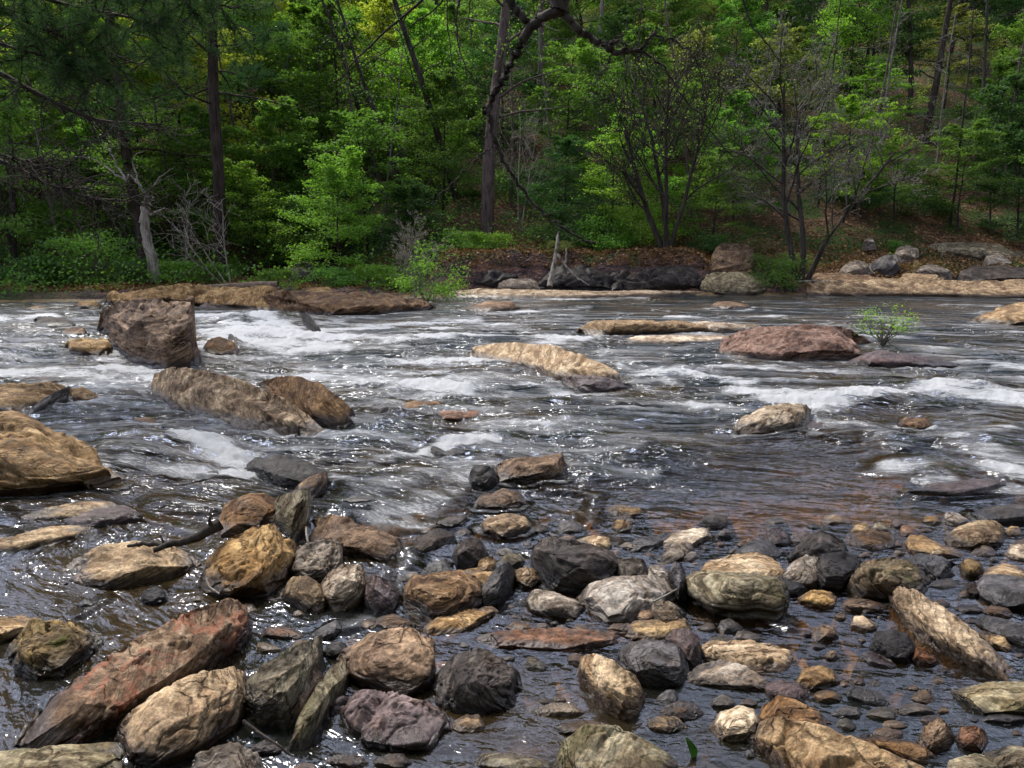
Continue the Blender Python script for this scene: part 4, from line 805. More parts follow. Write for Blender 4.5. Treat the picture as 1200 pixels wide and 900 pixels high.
rock('dark', "1128,690 1138,682 1148,686 1152,696", "1136,699 1148,700", 'dark cobble left of the boulder at the right edge', 'cobble', te=.4, res=2, **g)
rock('brown', "592,735 604,727 618,729 624,737", "602,740 618,741", 'small brown cobble right of the long tan brown rock', 'cobble', te=.4, res=2, **g)
rock('slate', "690,742 700,737 712,739 716,745", "700,748 712,748", 'small slate cobble on the far rim of the flat reddish slab', 'cobble', te=.4, res=2, **g)
rock('brown', "654,632 662,627 672,629 676,634", "662,637 672,637", 'small brown pebble behind the big blackish block', 'pebble', res=2.4, **g)
rock('slate', "364,746 376,735 392,728 400,732 398,742", "374,752 392,748", 'grey flake in the spill behind the wet golden topped block', te=.4, a=25, res=1.7, **g)
rock('black', "376,764 390,752 404,754 410,766", "388,772 404,774", 'black stone left of the wet golden topped block', te=.4, res=1.7, **g)
# scattered pebbles nobody would name one by one but can count
r2 = random.Random(12)
PB = [(505,655),(583,702),(612,706),(650,732),(668,728),(690,752),(742,757),(752,762),(815,662),(828,645),(835,690),(900,643),(918,648),(880,636),(868,640),(962,640),(1010,642),(1022,640),(1038,636),(1052,640),(1000,712),(1016,718),(985,725),(930,690),(948,745),(960,760),(975,772),(910,785),(925,840),(1030,842),(1060,838),(1088,820),(1070,808),(1100,800),(1110,788),(1130,700),(1152,650),(1165,658),(1180,664),(1192,655),(1140,730),(1176,735),(1195,770),(1162,830),(1180,850),(1192,862),(1105,835),(770,700),(778,692),(812,732),(700,658),(714,668),(600,712),(545,758),(480,735),(462,728),(350,722),(318,704),(232,705),(440,706),(468,668),(472,680),(738,612),(762,652),(806,652),(845,640),(858,648),(648,612)]
mats = ['tan','brown','grey','rust','slate','purple','cream','dark','gold']
def pebble_w(x, y): return r2.uniform(9, 19) * (y - 290) / 430
def free(x, y, w_, h_, k=.8):
    for (a_, b_, c_, d_) in BOX:
        if x + w_ * .5 * k > a_ and x - w_ * .5 * k < c_ and y + h_ * .2 > b_ + (d_ - b_) * .25 and y - h_ * k < d_: return False
    return True
def little(x, y, wd, hh, m, lab, cat, nm, grp, **kw):
    t_ = r2.uniform(-.2, .2); sl = r2.uniform(-.25, .25)
    top = f"{x-wd/2},{y-hh*.2} {x-wd*.36},{y-hh*(.75-sl)} {x-wd*.05},{y-hh} {x+wd*.28},{y-hh*(.8+sl+t_*.3)} {x+wd/2},{y-hh*.15}"
    bot = f"{x-wd*.3},{y+hh*.14} {x+wd*.1},{y+hh*.2} {x+wd*.36},{y+hh*.08}"
    rock(m, top, bot, lab, cat, nm, te=r2.uniform(.25, .5), lay=r2.uniform(.5, 1.4), res=1.5, group=grp, a=r2.uniform(-25, 25), **kw)
n_c = 0
for tr_ in range(9000):
    if n_c >= 130: break
    x = r2.uniform(250, 1390); y = r2.uniform(612, 905)
    dens = 1.0 if x > 560 else .45
    if y < 650 and x < 900: dens = .15
    if x > 880 and 700 < y < 800 and x < 1010: dens = .04
    if y > 840 and 730 < x < 880: dens = .05
    if 480 < x < 700 and y > 745: dens = .12
    if r2.random() > dens: continue
    sc_ = (y - 290) / 430; wd = r2.choice([r2.uniform(20, 34), r2.uniform(30, 52), r2.uniform(48, 84)]) * sc_; hh = min(wd, 40) * r2.uniform(.28, .5)
    if not free(x, y, wd, hh, .62): continue
    little(x, y, wd, hh, r2.choice(['brown', 'slate', 'tan', 'grey', 'tan', 'purple', 'rust', 'dark', 'cream', 'pale', 'gold', 'brown', 'olive']), 'middling cobble packed among the larger stones in the near shallows', 'cobble', 'cobble', 'middling cobbles packed in the near shallows', sink=.14); n_c += 1
for i, (x, y) in enumerate(PB):
    wd = pebble_w(x, y); hh = wd * r2.uniform(.3, .5)
    little(x, y, wd, hh, r2.choice(mats), 'small loose pebble in the shallows between the larger stones', 'pebble', 'pebble', 'loose pebbles in the shallows', sink=.08)
n_c = 0
for tr_ in range(9000):
    if n_c >= 50: break
    x = r2.uniform(420, 1390); y = r2.uniform(640, 900); sc_ = (y - 290) / 430
    if r2.random() > (1.0 if x > 680 else .3): continue
    if math.sin(x * .031 + 1.3 * math.sin(y * .05)) * math.sin(y * .06 + x * .011) < -.05: continue
    if (y > 835 and 730 < x < 890) or (890 < x < 1010 and 715 < y < 790): continue
    wd = r2.uniform(8, 19) * sc_; hh = wd * r2.uniform(.3, .5)
    if not free(x, y, wd, hh, .6): continue
    little(x, y, wd, hh, r2.choice(mats), 'small loose pebble in the shallows between the larger stones', 'pebble', 'pebble', 'loose pebbles in the shallows', sink=.08); n_c += 1
# ---------------------------------------------------------------- trees
class Geo:
    def __init__(s): s.V = []; s.Q = []; s.n = 0; s.T = []
    def tube(s, P, r, sides=6, cap=False):
        P = np.asarray(P, float); r = np.broadcast_to(np.asarray(r, float), (len(P),))
        T = np.gradient(P, axis=0); T /= np.linalg.norm(T, axis=1)[:, None] + 1e-9
        up = np.where(np.abs(T[:, 2:3]) > .9, np.array([[1., 0, 0]]), np.array([[0, 0, 1.]]))
        A = np.cross(T, up); A /= np.linalg.norm(A, axis=1)[:, None] + 1e-9; B = np.cross(T, A)
        th = np.arange(sides + 1) / sides * 2 * np.pi
        th = th[:-1]
        V = P[:, None] + r[:, None, None] * (A[:, None] * np.cos(th)[None, :, None] + B[:, None] * np.sin(th)[None, :, None])
        n = len(P); i = np.arange(n - 1)[:, None]; j = np.arange(sides)[None, :]; j2 = (j + 1) % sides
        q = np.stack([i * sides + j, i * sides + j2, (i + 1) * sides + j2, (i + 1) * sides + j], -1).reshape(-1, 4) + s.n
        s.V.append(V.reshape(-1, 3)); s.Q.append(q); s.n += n * sides
    def leaves(s, C, size, flat=.5, rg=rng, narrow=.45):
        C = np.asarray(C, float); n = len(C)
        d = rg.normal(size=(n, 3)); d[:, 2] *= (1 - flat); d /= np.linalg.norm(d, axis=1)[:, None]
        nn = rg.normal(size=(n, 3)) * (1 - flat) + np.array([0, 0, 1.]) * flat * 1.6; w_ = np.cross(nn, d); w_ /= np.linalg.norm(w_, axis=1)[:, None] + 1e-9
        sz = size * rg.uniform(.6, 1.35, n)[:, None]
        V = np.stack([C - d * sz * .5, C + w_ * sz * narrow, C + d * sz * .5, C - w_ * sz * narrow], 1).reshape(-1, 3)
        q = np.arange(n * 4).reshape(-1, 4) + s.n
        s.V.append(V); s.Q.append(q); s.n += n * 4
    def mesh(s, name, smooth=True, leafy=False, rg=rng):
        V = np.concatenate(s.V); Q = np.concatenate(s.Q)
        at_ = {'rnd': ('FACE', rg.uniform(0, 1, len(Q)))} if leafy else None
        return np_mesh(name, V, Q, smooth, at_)
def wob_path(p0, d, L, n, wob, rg, bend=(0, 0, 0)):
    P = [np.array(p0, float)]; d = np.array(d, float); d /= np.linalg.norm(d)
    for i in range(n):
        d = d + rg.normal(size=3) * wob + np.array(bend) / n; d /= np.linalg.norm(d); P.append(P[-1] + d * L / n)
    return np.array(P)
def broad(seed, h, spread, nleaf, lsz, base=.2, layered=.75, tr=.012, nb=26):
    rg = np.random.default_rng(seed); t = Geo(); c = Geo(); tw = []
    T = wob_path((0, 0, -.3), (rg.normal() * .05, rg.normal() * .05, 1), h, 12, .05, rg); t.tube(T, np.linspace(h * tr, h * tr * .12, 13), 7)
    per = nleaf // nb
    for b in range(nb):
        f = base + (1 - base) * (b + rg.uniform(0, .8)) / nb; f = min(f, .98); k = f * 12; i = int(k); p = T[i] + (T[min(i + 1, 12)] - T[i]) * (k - i)
        az = b * 2.4 + rg.uniform(-.5, .5); rel = (f - base) / (1 - base); L = spread * (1 - .75 * rel**1.6) * (.55 + .45 * min(1, rel * 4 + .4)) * rg.uniform(.65, 1.1)
        el = .15 + .7 * rel + rg.uniform(-.15, .2)
        P = wob_path(p, (math.cos(az) * math.cos(el), math.sin(az) * math.cos(el), math.sin(el)), L, 6, .12, rg, (0, 0, -.25)); t.tube(P, np.linspace(h * tr * .34 * (1 - .6 * f), .006, 7), 5)
        m = 5; pts_ = []
        for q in range(m + 2):
            u = .3 + .7 * q / (m + 1); kk = u * 6; i = min(int(kk), 5); pp = P[i] + (P[i + 1] - P[i]) * (kk - i)
            sd_ = (-1)**q; dr = P[min(i + 1, 6)] - P[i]; a2 = math.atan2(dr[1], dr[0]) + sd_ * rg.uniform(.5, 1.1)
            l2 = L * .42 * (1.1 - .5 * u); S2 = wob_path(pp, (math.cos(a2), math.sin(a2), rg.uniform(-.05, .3)), l2, 3, .12, rg, (0, 0, -.15)); t.tube(S2, np.linspace(.012, .004, 4), 3)
            nl = int(per / (m + 2)); u2 = rg.uniform(.1, 1.15, nl); kk = np.clip(u2 * 3, 0, 2.999); ii = kk.astype(int)
            C = S2[ii] + (S2[ii + 1] - S2[ii]) * (u2 * 3 - ii)[:, None]
            C = C + rg.normal(size=(nl, 3)) * np.array([l2 * .20 + .05, l2 * .20 + .05, (1 - layered) * l2 * .3 + .03]); pts_.append(C)
        C = np.concatenate(pts_); c.leaves(C, lsz, layered * .75, rg)
    return t.mesh('trunk'), c.mesh('crown', False, True, rg)
def pine(seed, h, nb=46, low=.35):
    rg = np.random.default_rng(seed); t = Geo(); c = Geo()
    T = wob_path((0, 0, -.3), (rg.normal() * .02, rg.normal() * .02, 1), h, 16, .018, rg); t.tube(T, np.linspace(h * .0125, h * .003, 17), 9)
    for b in range(nb):
        f = low + (1 - low) * (b / nb)**.9; k = f * 16; i = min(int(k), 15); p = T[i] + (T[i + 1] - T[i]) * (k - i); rel = (f - low) / (1 - low)
        az = b * 2.4 + rg.uniform(-.6, .6); L = h * .21 * (1 - .7 * rel) * rg.uniform(.55, 1.15); el = rg.uniform(-.25, .25) + .4 * rel
        dead = rel < .12 and rg.uniform() < .6
        P = wob_path(p, (math.cos(az), math.sin(az), el), L, 8, .14, rg, (0, 0, .1)); t.tube(P, np.linspace(.055, .01, 9), 5)
        for q in range(9):
            u = .25 + .75 * q / 8; kk = u * 8; i = min(int(kk), 7); pp = P[i] + (P[i + 1] - P[i]) * (kk - i); a2 = az + (-1)**q * rg.uniform(.4, 1.1)
            S2 = wob_path(pp, (math.cos(a2), math.sin(a2), rg.uniform(-.2, .35)), L * .33 * (1.2 - .6 * u), 4, .2, rg); t.tube(S2, np.linspace(.014, .006, 5), 3)
            if dead: continue
            for s_ in (1.6, 2.6, 3.4, 4):
                i3 = min(int(s_), 3); ce = S2[i3] + (S2[i3 + 1] - S2[i3]) * (s_ - i3)
                n = 26; d = rg.normal(size=(n, 3)); d[:, 2] += .35; d /= np.linalg.norm(d, axis=1)[:, None]
                L3 = .26 * rg.uniform(.7, 1.2, n)[:, None]; wv = np.cross(d, rg.normal(size=(n, 3))); wv /= np.linalg.norm(wv, axis=1)[:, None]; wv *= .013
                V = np.stack([ce + d * .02 - wv, ce + d * .02 + wv, ce + d * L3 + wv * .5, ce + d * L3 - wv * .5], 1).reshape(-1, 3)
                c.V.append(V); c.Q.append(np.arange(n * 4).reshape(-1, 4) + c.n); c.n += n * 4
    return t.mesh('trunk'), c.mesh('crown', False, True, rg)
def bare(seed, stems, leaf=0, lsz=.07, depth=4, r0=.09, twig=.007, droop=0.0, sp=.55):
    """stems: (dx, dy, height) leaning shoots from one foot; fine twigs on all of them"""
    rg = np.random.default_rng(seed); t = Geo(); c = Geo(); tips = []; fine_ = Geo()
    def grow(p, d, L, r, lv):
        n = 6 if lv < 2 else 4
        P = wob_path(p, d, L, n, .13 if lv else .07, rg, (0, 0, (.18 if lv else .05) - droop * lv)); (t if lv < 2 else fine_).tube(P, np.linspace(r, max(r * .35, twig * .7), n + 1), 7 if lv == 0 else (5 if lv == 1 else 3))
        if lv >= depth: tips.append(P); return
        k = {0: 8, 1: 6, 2: 5, 3: 4}.get(lv, 3)
        for q in range(k):
            u = (.32 if lv == 0 else .2) + (.8 if lv else .68) * (q + rg.uniform(0, .8)) / k; u = min(u, .99); kk = u * n; i = min(int(kk), n - 1); pp = P[i] + (P[i + 1] - P[i]) * (kk - i)
            dr = P[i + 1] - P[i]; dr /= np.linalg.norm(dr); side = rg.normal(size=3); side -= dr * side.dot(dr); side /= np.linalg.norm(side)
            grow(pp, dr * (1 - sp) + side * sp + np.array([0, 0, .12]), L * rg.uniform(.38, .6) * (1.1 - .5 * u), max(r * .5 * (1 - .5 * u), twig), lv + 1)
    for dx, dy, hh in stems: 
        grow((rg.uniform(-.08, .08), rg.uniform(-.08, .08), -.3), (dx, dy, hh), math.hypot(math.hypot(dx, dy), hh), r0 * rg.uniform(.8, 1.15), 0)
    if leaf:
        P = np.concatenate(tips); idx = rg.integers(0, len(P), leaf); c.leaves(P[idx] + rg.normal(size=(leaf, 3)) * .06, lsz, .3, rg)
        return t.mesh('trunk'), c.mesh('crown', False, True, rg), fine_.mesh('twigs')
    return t.mesh('trunk'), None, fine_.mesh('twigs')
def bush(seed, w_, h, nleaf, lsz, stems=9, clumps=26):
    rg = np.random.default_rng(seed); t = Geo(); c = Geo()
    for s_ in range(stems):
        a = rg.uniform(0, 6.28); P = wob_path((rg.normal() * .06, rg.normal() * .06, -.15), (math.cos(a) * .5 * w_ / h, math.sin(a) * .5 * w_ / h, 1), h * rg.uniform(.6, .95), 5, .12, rg); t.tube(P, np.linspace(.02, .005, 6), 4)
        for q in range(4):
            P2 = wob_path(P[2 + q // 2], (rg.normal(), rg.normal(), .8), h * .35, 3, .15, rg); t.tube(P2, np.linspace(.008, .003, 4), 3)
    for k in range(clumps):
        a = rg.uniform(0, 6.28); rr = math.sqrt(rg.uniform()) * .5 * w_; z = rg.uniform(.08, .95) * h * (1 - .5 * (2 * rr / w_)**2)
        n = nleaf // clumps; C = np.array([math.cos(a) * rr, math.sin(a) * rr, z]) + rg.normal(size=(n, 3)) * np.array([w_ * .10, w_ * .10, h * .07]); c.leaves(C, lsz, .4, rg)
    return t.mesh('stems'), c.mesh('foliage', False, True, rg)
def put_tree(name, trunk, crown, loc, label, cat, tm, cm=None, group=None, rz=0, sc=1.0, parts=('trunk', 'crown')):
    e = empty(name, loc, rz); e.scale = (sc, sc, sc); tag(e, label, cat, group)
    for me, mt, pn in ((trunk, tm, parts[0]), (crown, cm, parts[1])):
        if me is None: continue
        o = bpy.data.objects.new(pn, me); COL.objects.link(o); o.parent = e
        if not me.materials: me.materials.append(None)
        o.material_slots[0].link = 'OBJECT'; o.material_slots[0].material = M[mt]
    return e
def gnd(px, Y, dz=0.0):
    v = at(px, Y); return (v.x, v.y, float(hill(np.array(v.x), np.array(float(Y)))) + dz)

BV = [broad(11, 8, 3.9, 19000, .125, nb=32), broad(12, 10, 4.6, 24000, .135, base=.2, nb=34), broad(13, 6, 3.3, 15000, .105, base=.08, nb=30), broad(14, 12, 4.8, 25000, .15, base=.25, nb=36), broad(15, 7, 3.9, 13000, .115, base=.28, layered=.88), broad(16, 9, 3.8, 16000, .13, base=.22, layered=.6)]
BH = [8, 10, 6, 12, 7, 9]
WG = 'broadleaf trees on the far bank'
def bt(px, Y, v, col, label, sc=1.0, tm='bark_dark', group=WG):
    return put_tree('leafy_tree', *BV[v], gnd(px, Y), label, 'tree', tm, col, group, rz=(px * 7.7 + Y) % 6.28, sc=sc)
# front rank
bt(18, 33, 5, 'leaf_mid', 'mid green tree at the left edge behind the dead snag branches', .85)
bt(55, 38, 1, 'leaf_bright', 'bright green tree between the left edge and the pale slim trunk', .8)
bt(115, 37, 0, 'leaf_bright', 'bright green tree directly above the round bush at the left', .75)
bt(205, 36, 4, 'leaf_mid', 'loosely layered tree between the two left pines', .95)
bt(222, 43, 1, 'leaf_yellow', 'yellow green tree behind the gap between the two left pines', 1.15)
bt(300, 36, 2, 'leaf_bright', 'low bright tree just right of the second pine trunk', .85)
bt(330, 41, 0, 'leaf_mid', 'mid green tree at the left rim of the gully', 1.0)
bt(400, 33.5, 2, 'leaf_bright', 'fresh green tree on the right rim of the gully, touching the river shelf', .85)
bt(430, 37, 4, 'leaf_mid', 'layered green tree behind the fresh green one at the gully rim', 1.0)
bt(480, 35.5, 2, 'leaf_dark', 'low dark green tree above the river shrub', .7)
bt(520, 41, 0, 'leaf_mid', 'mid green tree left of the pinkish trunk', .85)
bt(655, 37.5, 2, 'leaf_dark', 'dark broad leaved tree above the black outcrops of the cut bank', .75)
bt(715, 36.5, 4, 'leaf_bright', 'bright layered tree left of the many stemmed bare tree', .68)
bt(745, 38, 2, 'leaf_bright', 'bright bushy tree behind the stems of the many stemmed bare tree', .85)
bt(835, 36, 4, 'leaf_mid', 'low layered tree between the bare tree and the twiggy tree', .66)
bt(858, 41, 0, 'leaf_mid', 'mid green tree rising behind the gap of the two bare trees', .8)
bt(985, 41, 4, 'leaf_bright', 'bright tree with flat sprays right behind the twiggy tree', .85)
bt(1045, 41, 4, 'leaf_mid', 'dim layered tree above the mossy rock wall', .6)
bt(1120, 40, 4, 'leaf_mid', 'layered tree over the right end of the mossy rock wall', .75)
bt(1190, 39, 2, 'leaf_dark', 'dark bushy tree closing the right edge above the rock wall', .9)
# second rank
bt(10, 47, 3, 'leaf_mid', 'tall green tree at the far left behind the first rank', 1.0)
bt(95, 50, 1, 'leaf_yellow', 'tall yellow green tree left of the first pine trunk', 1.25)
bt(170, 48, 3, 'leaf_bright', 'tall bright tree right behind the first pine trunk', 1.0)
bt(290, 50, 1, 'leaf_mid', 'tall rounded tree right of the second pine trunk', 1.15)
bt(350, 52, 3, 'leaf_bright', 'tall bright green tree above the head of the gully', 1.0)
bt(410, 47, 1, 'leaf_mid', 'full green tree right of the gully head', 1.05)
bt(455, 54, 3, 'leaf_yellow', 'yellowish tree behind the leaning dark trunks', .95)
bt(500, 50, 0, 'leaf_bright', 'bright tree filling the space between the leaning trunks', 1.15)
bt(625, 60, 0, 'leaf_mid', 'green tree high behind the pinkish trunk on the right side', 1.0)
bt(700, 52, 5, 'leaf_dark', 'dark tree in the hollow behind the hanging bough', .85)
bt(790, 50, 5, 'leaf_olive', 'olive green tree behind the crown of the many stemmed bare tree', .85)
bt(845, 54, 1, 'leaf_mid', 'rounded tree upslope between the bare tree and the twiggy tree', .85)
bt(905, 56, 0, 'leaf_mid', 'green tree upslope of the twiggy tree', .95)
bt(985, 60, 5, 'leaf_bright', 'fresh bright tree near the top of the picture, right of centre', 1.05)
bt(1010, 50, 4, 'leaf_bright', 'bright flat sprayed tree upslope right of the twiggy tree', .75)
bt(1150, 52, 0, 'leaf_mid', 'green tree upslope at the right between dark trunks', .75)
bt(1200, 55, 1, 'leaf_mid', 'large tree upslope at the right edge', .9)
bt(1090, 62, 4, 'leaf_olive', 'olive tinted tree between the dark trunks upper right', 1.0)
# fillers of the closed canopy, third rank
for px, Y, v, col in ((40,56,1,'leaf_mid'),(135,58,3,'leaf_yellow'),(230,57,1,'leaf_bright'),(320,60,3,'leaf_yellow'),(385,58,1,'leaf_mid'),(470,62,1,'leaf_bright'),(540,55,5,'leaf_mid'),(590,49,0,'leaf_dark'),(665,46,4,'leaf_mid'),(735,44,0,'leaf_mid'),(760,56,1,'leaf_mid'),(815,46,2,'leaf_bright'),(900,50,4,'leaf_olive'),(1160,46,2,'leaf_dark'),(1215,48,0,'leaf_dark'),(-20,40,0,'leaf_mid'),(145,42,0,'leaf_mid'),(262,40,2,'leaf_mid'),(380,42,2,'leaf_mid')):
    bt(px, Y, v, col, 'leafy tree filling the closed canopy behind the nearer trees', 1.0, group='trees of the closed canopy')
# the rest, high on the slope and beyond
rr_ = random.Random(5)
hi = []
for Y, step, lo, hi_ in ((64, 84, -160, 1360), (78, 70, -200, 1400), (94, 60, -240, 1440), (112, 54, -240, 1440)):
    px = lo
    while px < hi_:
        hi.append((px + rr_.uniform(-22, 22), Y + rr_.uniform(-5, 5))); px += step
for px, Y in hi:
    rightish = px > 620
    col = rr_.choice(['leaf_mid', 'leaf_dark', 'leaf_olive', 'leaf_mid', 'leaf_dark'] if rightish else ['leaf_mid', 'leaf_bright', 'leaf_yellow', 'leaf_mid', 'leaf_dark', 'leaf_bright'])
    bt(px, Y, rr_.choice([0, 1, 3, 3, 5]), col, 'distant leafy tree in the closed woods high on the slope', rr_.uniform(.85, 1.3), group='woods high on the slope')
for px, Y, v in ((-120, 40, 1), (-60, 36, 0), (-200, 44, 3), (1270, 42, 0), (1340, 45, 1), (1420, 50, 3)):
    bt(px, Y, v, 'leaf_mid', 'leafy tree outside the picture beside the far bank', 1.0, group='trees beyond the picture edge')
for x, y, v in ((-15, -7, 3), (-9, -9, 1), (-4, -7, 3), (1.5, -8.5, 1), (6, -6.5, 3), (11, -9, 1), (16, -6, 3), (-2, -14, 3), (7, -14, 3), (-11, -15, 1)):  # unseen trees added on the near bank; they keep sky light off rock fronts
    put_tree('leafy_tree', *BV[v], (x, y, 1.2), 'unseen leafy tree added behind the viewpoint to block sky light', 'tree', 'bark_dark', 'leaf_mid', 'unseen trees added behind the viewpoint', rz=x, sc=1.25)

# pines
P1, P2 = pine(21, 21, 54, .27), pine(22, 23, 50, .30)
put_tree('pine_tree', *P1, gnd(172, 34.5), 'first tall pine from the left, its dark trunk leaning slightly', 'pine tree', 'bark_pine', 'needle', 'tall pines on the left')
bpy.context.view_layer.update()
COL.objects['pine_tree'].rotation_euler = (0, R(-3.2), .4)
put_tree('pine_tree', *P2, gnd(258, 34.5), 'second tall pine, straight dark trunk right of the first', 'pine tree', 'bark_pine', 'needle', 'tall pines on the left', rz=2.0)
put_tree('pine_tree', *P1, gnd(20, 40), 'third pine, standing further back at the left edge', 'pine tree', 'bark_pine', 'needle', 'tall pines on the left', rz=3.1, sc=.95)

def trunk_tree(px, Y, h, r, lean, label, tm, seed, group=None, top=True, name='bare_tree', leaf=0, cm='leaf_mid'):
    rg = np.random.default_rng(seed); t = Geo(); c = Geo()
    T = wob_path((0, 0, -.4), (lean, rg.normal() * .03, 1), h, 14, .03, rg); t.tube(T, np.linspace(r, r * .35, 15), 9); tips = []
    for b in range(16):
        f = .3 + .68 * b / 16; k = f * 14; i = int(k); p = T[i] + (T[i + 1] - T[i]) * (k - i); a = rg.uniform(0, 6.28); L = h * .16 * rg.uniform(.5, 1.3)
        P = wob_path(p, (math.cos(a), math.sin(a), rg.uniform(0, .8)), L, 6, .16, rg); t.tube(P, np.linspace(r * .22, .009, 7), 5)
        for q in range(5):
            S2 = wob_path(P[1 + q], rg.normal(size=3) + np.array([0, 0, .4]), L * .35, 4, .2, rg); t.tube(S2, np.linspace(.012, .006, 5), 3); tips.append(S2)
    crown = None
    if leaf:
        P = np.concatenate(tips); c.leaves(P[rg.integers(0, len(P), leaf)] + rg.normal(size=(leaf, 3)) * .14, .11, .4, rg); crown = c.mesh('crown', False, True, rg)
    return put_tree(name, t.mesh('trunk'), crown, gnd(px, Y), label, 'tree', tm, cm, group)
trunk_tree(571, 37.0, 19, .33, 0.0, 'tall tree with a pinkish grey trunk at the middle of the far bank', 'bark_pink', 31, leaf=900)
trunk_tree(538, 41, 15, .20, -.32, 'dark trunk leaning left beside the pinkish trunk', 'bark_dark', 32, leaf=900)
trunk_tree(486, 41, 13, .16, -.20, 'thinner dark trunk leaning left, further left of the other leaning one', 'bark_dark', 33, leaf=700)
trunk_tree(632, 52, 16, .22, .02, 'greyish trunk rising from the bare patch upslope of the black outcrops', 'bark_pink', 34)
trunk_tree(690, 56, 14, .20, .05, 'slim grey trunk in the hollow behind the hanging bough', 'bark_grey', 35)
trunk_tree(1072, 54, 14, .26, .06, 'dark forked trunk on the open leafy slope, upper right', 'bark_pine', 36)
trunk_tree(1052, 58, 14, .20, -.02, 'thin dark trunk just left of the dark forked one', 'bark_dark', 37)
trunk_tree(1132, 50, 13, .15, .03, 'slender dark trunk between the forked one and the right edge', 'bark_dark', 38)
trunk_tree(1185, 62, 15, .24, 0, 'dark trunk at the right edge high on the slope', 'bark_dark', 39)
trunk_tree(1017, 46, 10, .09, .05, 'thin grey sapling right of the twiggy tree', 'bark_grey', 40)
trunk_tree(1156, 41, 4.2, .06, 0, 'very thin pale sapling on the leaf litter above the rock wall', 'bark_grey', 41)
trunk_tree(78, 35, 7, .11, -.10, 'slim pale trunk behind the round bush at the left', 'bark_grey', 42)
trunk_tree(12, 33, 8, .15, .12, 'dark leaning trunk at the left edge', 'bark_dark', 43)
trunk_tree(217, 33.5, 3.6, .08, 0, 'short pale trunk standing between the snag and the second pine', 'bark_grey', 44)
trunk_tree(455, 46, 14, .15, -.25, 'far leaning trunk above the gully', 'bark_dark', 45)
trunk_tree(885, 58, 13, .16, -.02, 'thin trunk upslope behind the twiggy tree', 'bark_dark', 46)
trunk_tree(770, 60, 14, .18, .03, 'grey trunk high behind the many stemmed bare tree', 'bark_grey', 47)
trunk_tree(345, 58, 16, .2, .02, 'dark trunk in the green above the gully head', 'bark_dark', 48)
for q, (px, Y) in enumerate([(930, 72), (965, 80), (1030, 76), (1110, 82), (1150, 74), (820, 78), (735, 74), (660, 82), (600, 75), (560, 84), (510, 70), (400, 72), (330, 80), (1190, 84), (860, 88), (1000, 66), (1090, 70)]):
    trunk_tree(px, Y, 15, .16 + .05 * (q % 3), (-1)**q * .04, 'thin dark trunk far up the wooded slope', 'bark_dark', 60 + q, 'thin trunks far up the slope')

for q, (px, Y, ln) in enumerate([(35, 42, .03), (120, 44, .05), (300, 43, -.05), (322, 47, .06), (372, 45, .1), (425, 43, -.08), (447, 40, .04), (512, 45, -.12), (600, 41, .03), (648, 44, -.03), (727, 42, .05), (810, 41, -.06), (872, 44, .04), (955, 43, .05), (1000, 42, .08), (1090, 44, -.04), (1110, 41, .02), (1170, 45, .05)]):
    trunk_tree(px, Y, 10 + q % 3, .055 + .015 * (q % 3), ln, 'slim bare trunk among the foliage of the far bank', ['bark_grey', 'bark_dark', 'bark_pink'][q % 3], 90 + q, 'slim trunks among the foliage')
# many stemmed and twiggy trees of the bank
def put_bare(name, B3, loc, label, cat, tm, cm, twm, parts=('trunk', 'crown')):
    e = put_tree(name, B3[0], B3[1], loc, label, cat, tm, cm, parts=parts)
    o = bpy.data.objects.new('twigs', B3[2]); COL.objects.link(o); o.parent = e; B3[2].materials.append(M[twm]); return e
put_bare('many_stemmed_tree', bare(51, [(-1.1, .2, 7.6), (.6, -.2, 7.4), (2.2, .3, 6.8), (-2.2, .1, 5.2)], leaf=1500, lsz=.07, r0=.13, twig=.011), gnd(779, 33.8), 'nearly bare tree with many dark stems and sparse yellow green buds', 'tree', 'bark_dark', 'leaf_bud', 'bark_dark')
put_bare('twiggy_tree', bare(52, [(-1.8, .1, 8.0), (.35, .2, 7.9), (2.3, -.1, 6.0)], leaf=900, lsz=.07, r0=.14, twig=.013), gnd(938, 32.4), 'leafless tree with three dark stems and a haze of pale grey twigs', 'tree', 'bark_dark', 'leaf_olive', 'bark_grey')
put_bare('bare_tree', bare(53, [(-.3, 0, 5.5), (.5, 0, 4.5)], leaf=0, r0=.05, depth=3), gnd(612, 38), 'small pale leafless tree right of the pinkish trunk', 'tree', 'bark_pale', None, 'bark_pale')
put_bare('bare_sapling', bare(54, [(-.2, 0, 2.9), (.35, 0, 2.5), (.0, .2, 2.3)], leaf=60, r0=.025, depth=3, twig=.006), gnd(487, 29.3), 'pale leafless sapling just behind the green river shrub', 'sapling', 'bark_pale', 'leaf_olive', 'bark_pale', parts=('stems', 'leaves'))
put_bare('dead_branch', bare(55, [(-2.6, -.6, 2.2), (-1.8, .2, 3.4), (-.6, .1, 3.6)], leaf=0, r0=.035, depth=2, twig=.010, droop=.12), gnd(268, 31.0), 'pale dead branches arching left from the foot of the second pine', 'dead branch', 'bark_pale', None, 'bark_pale')
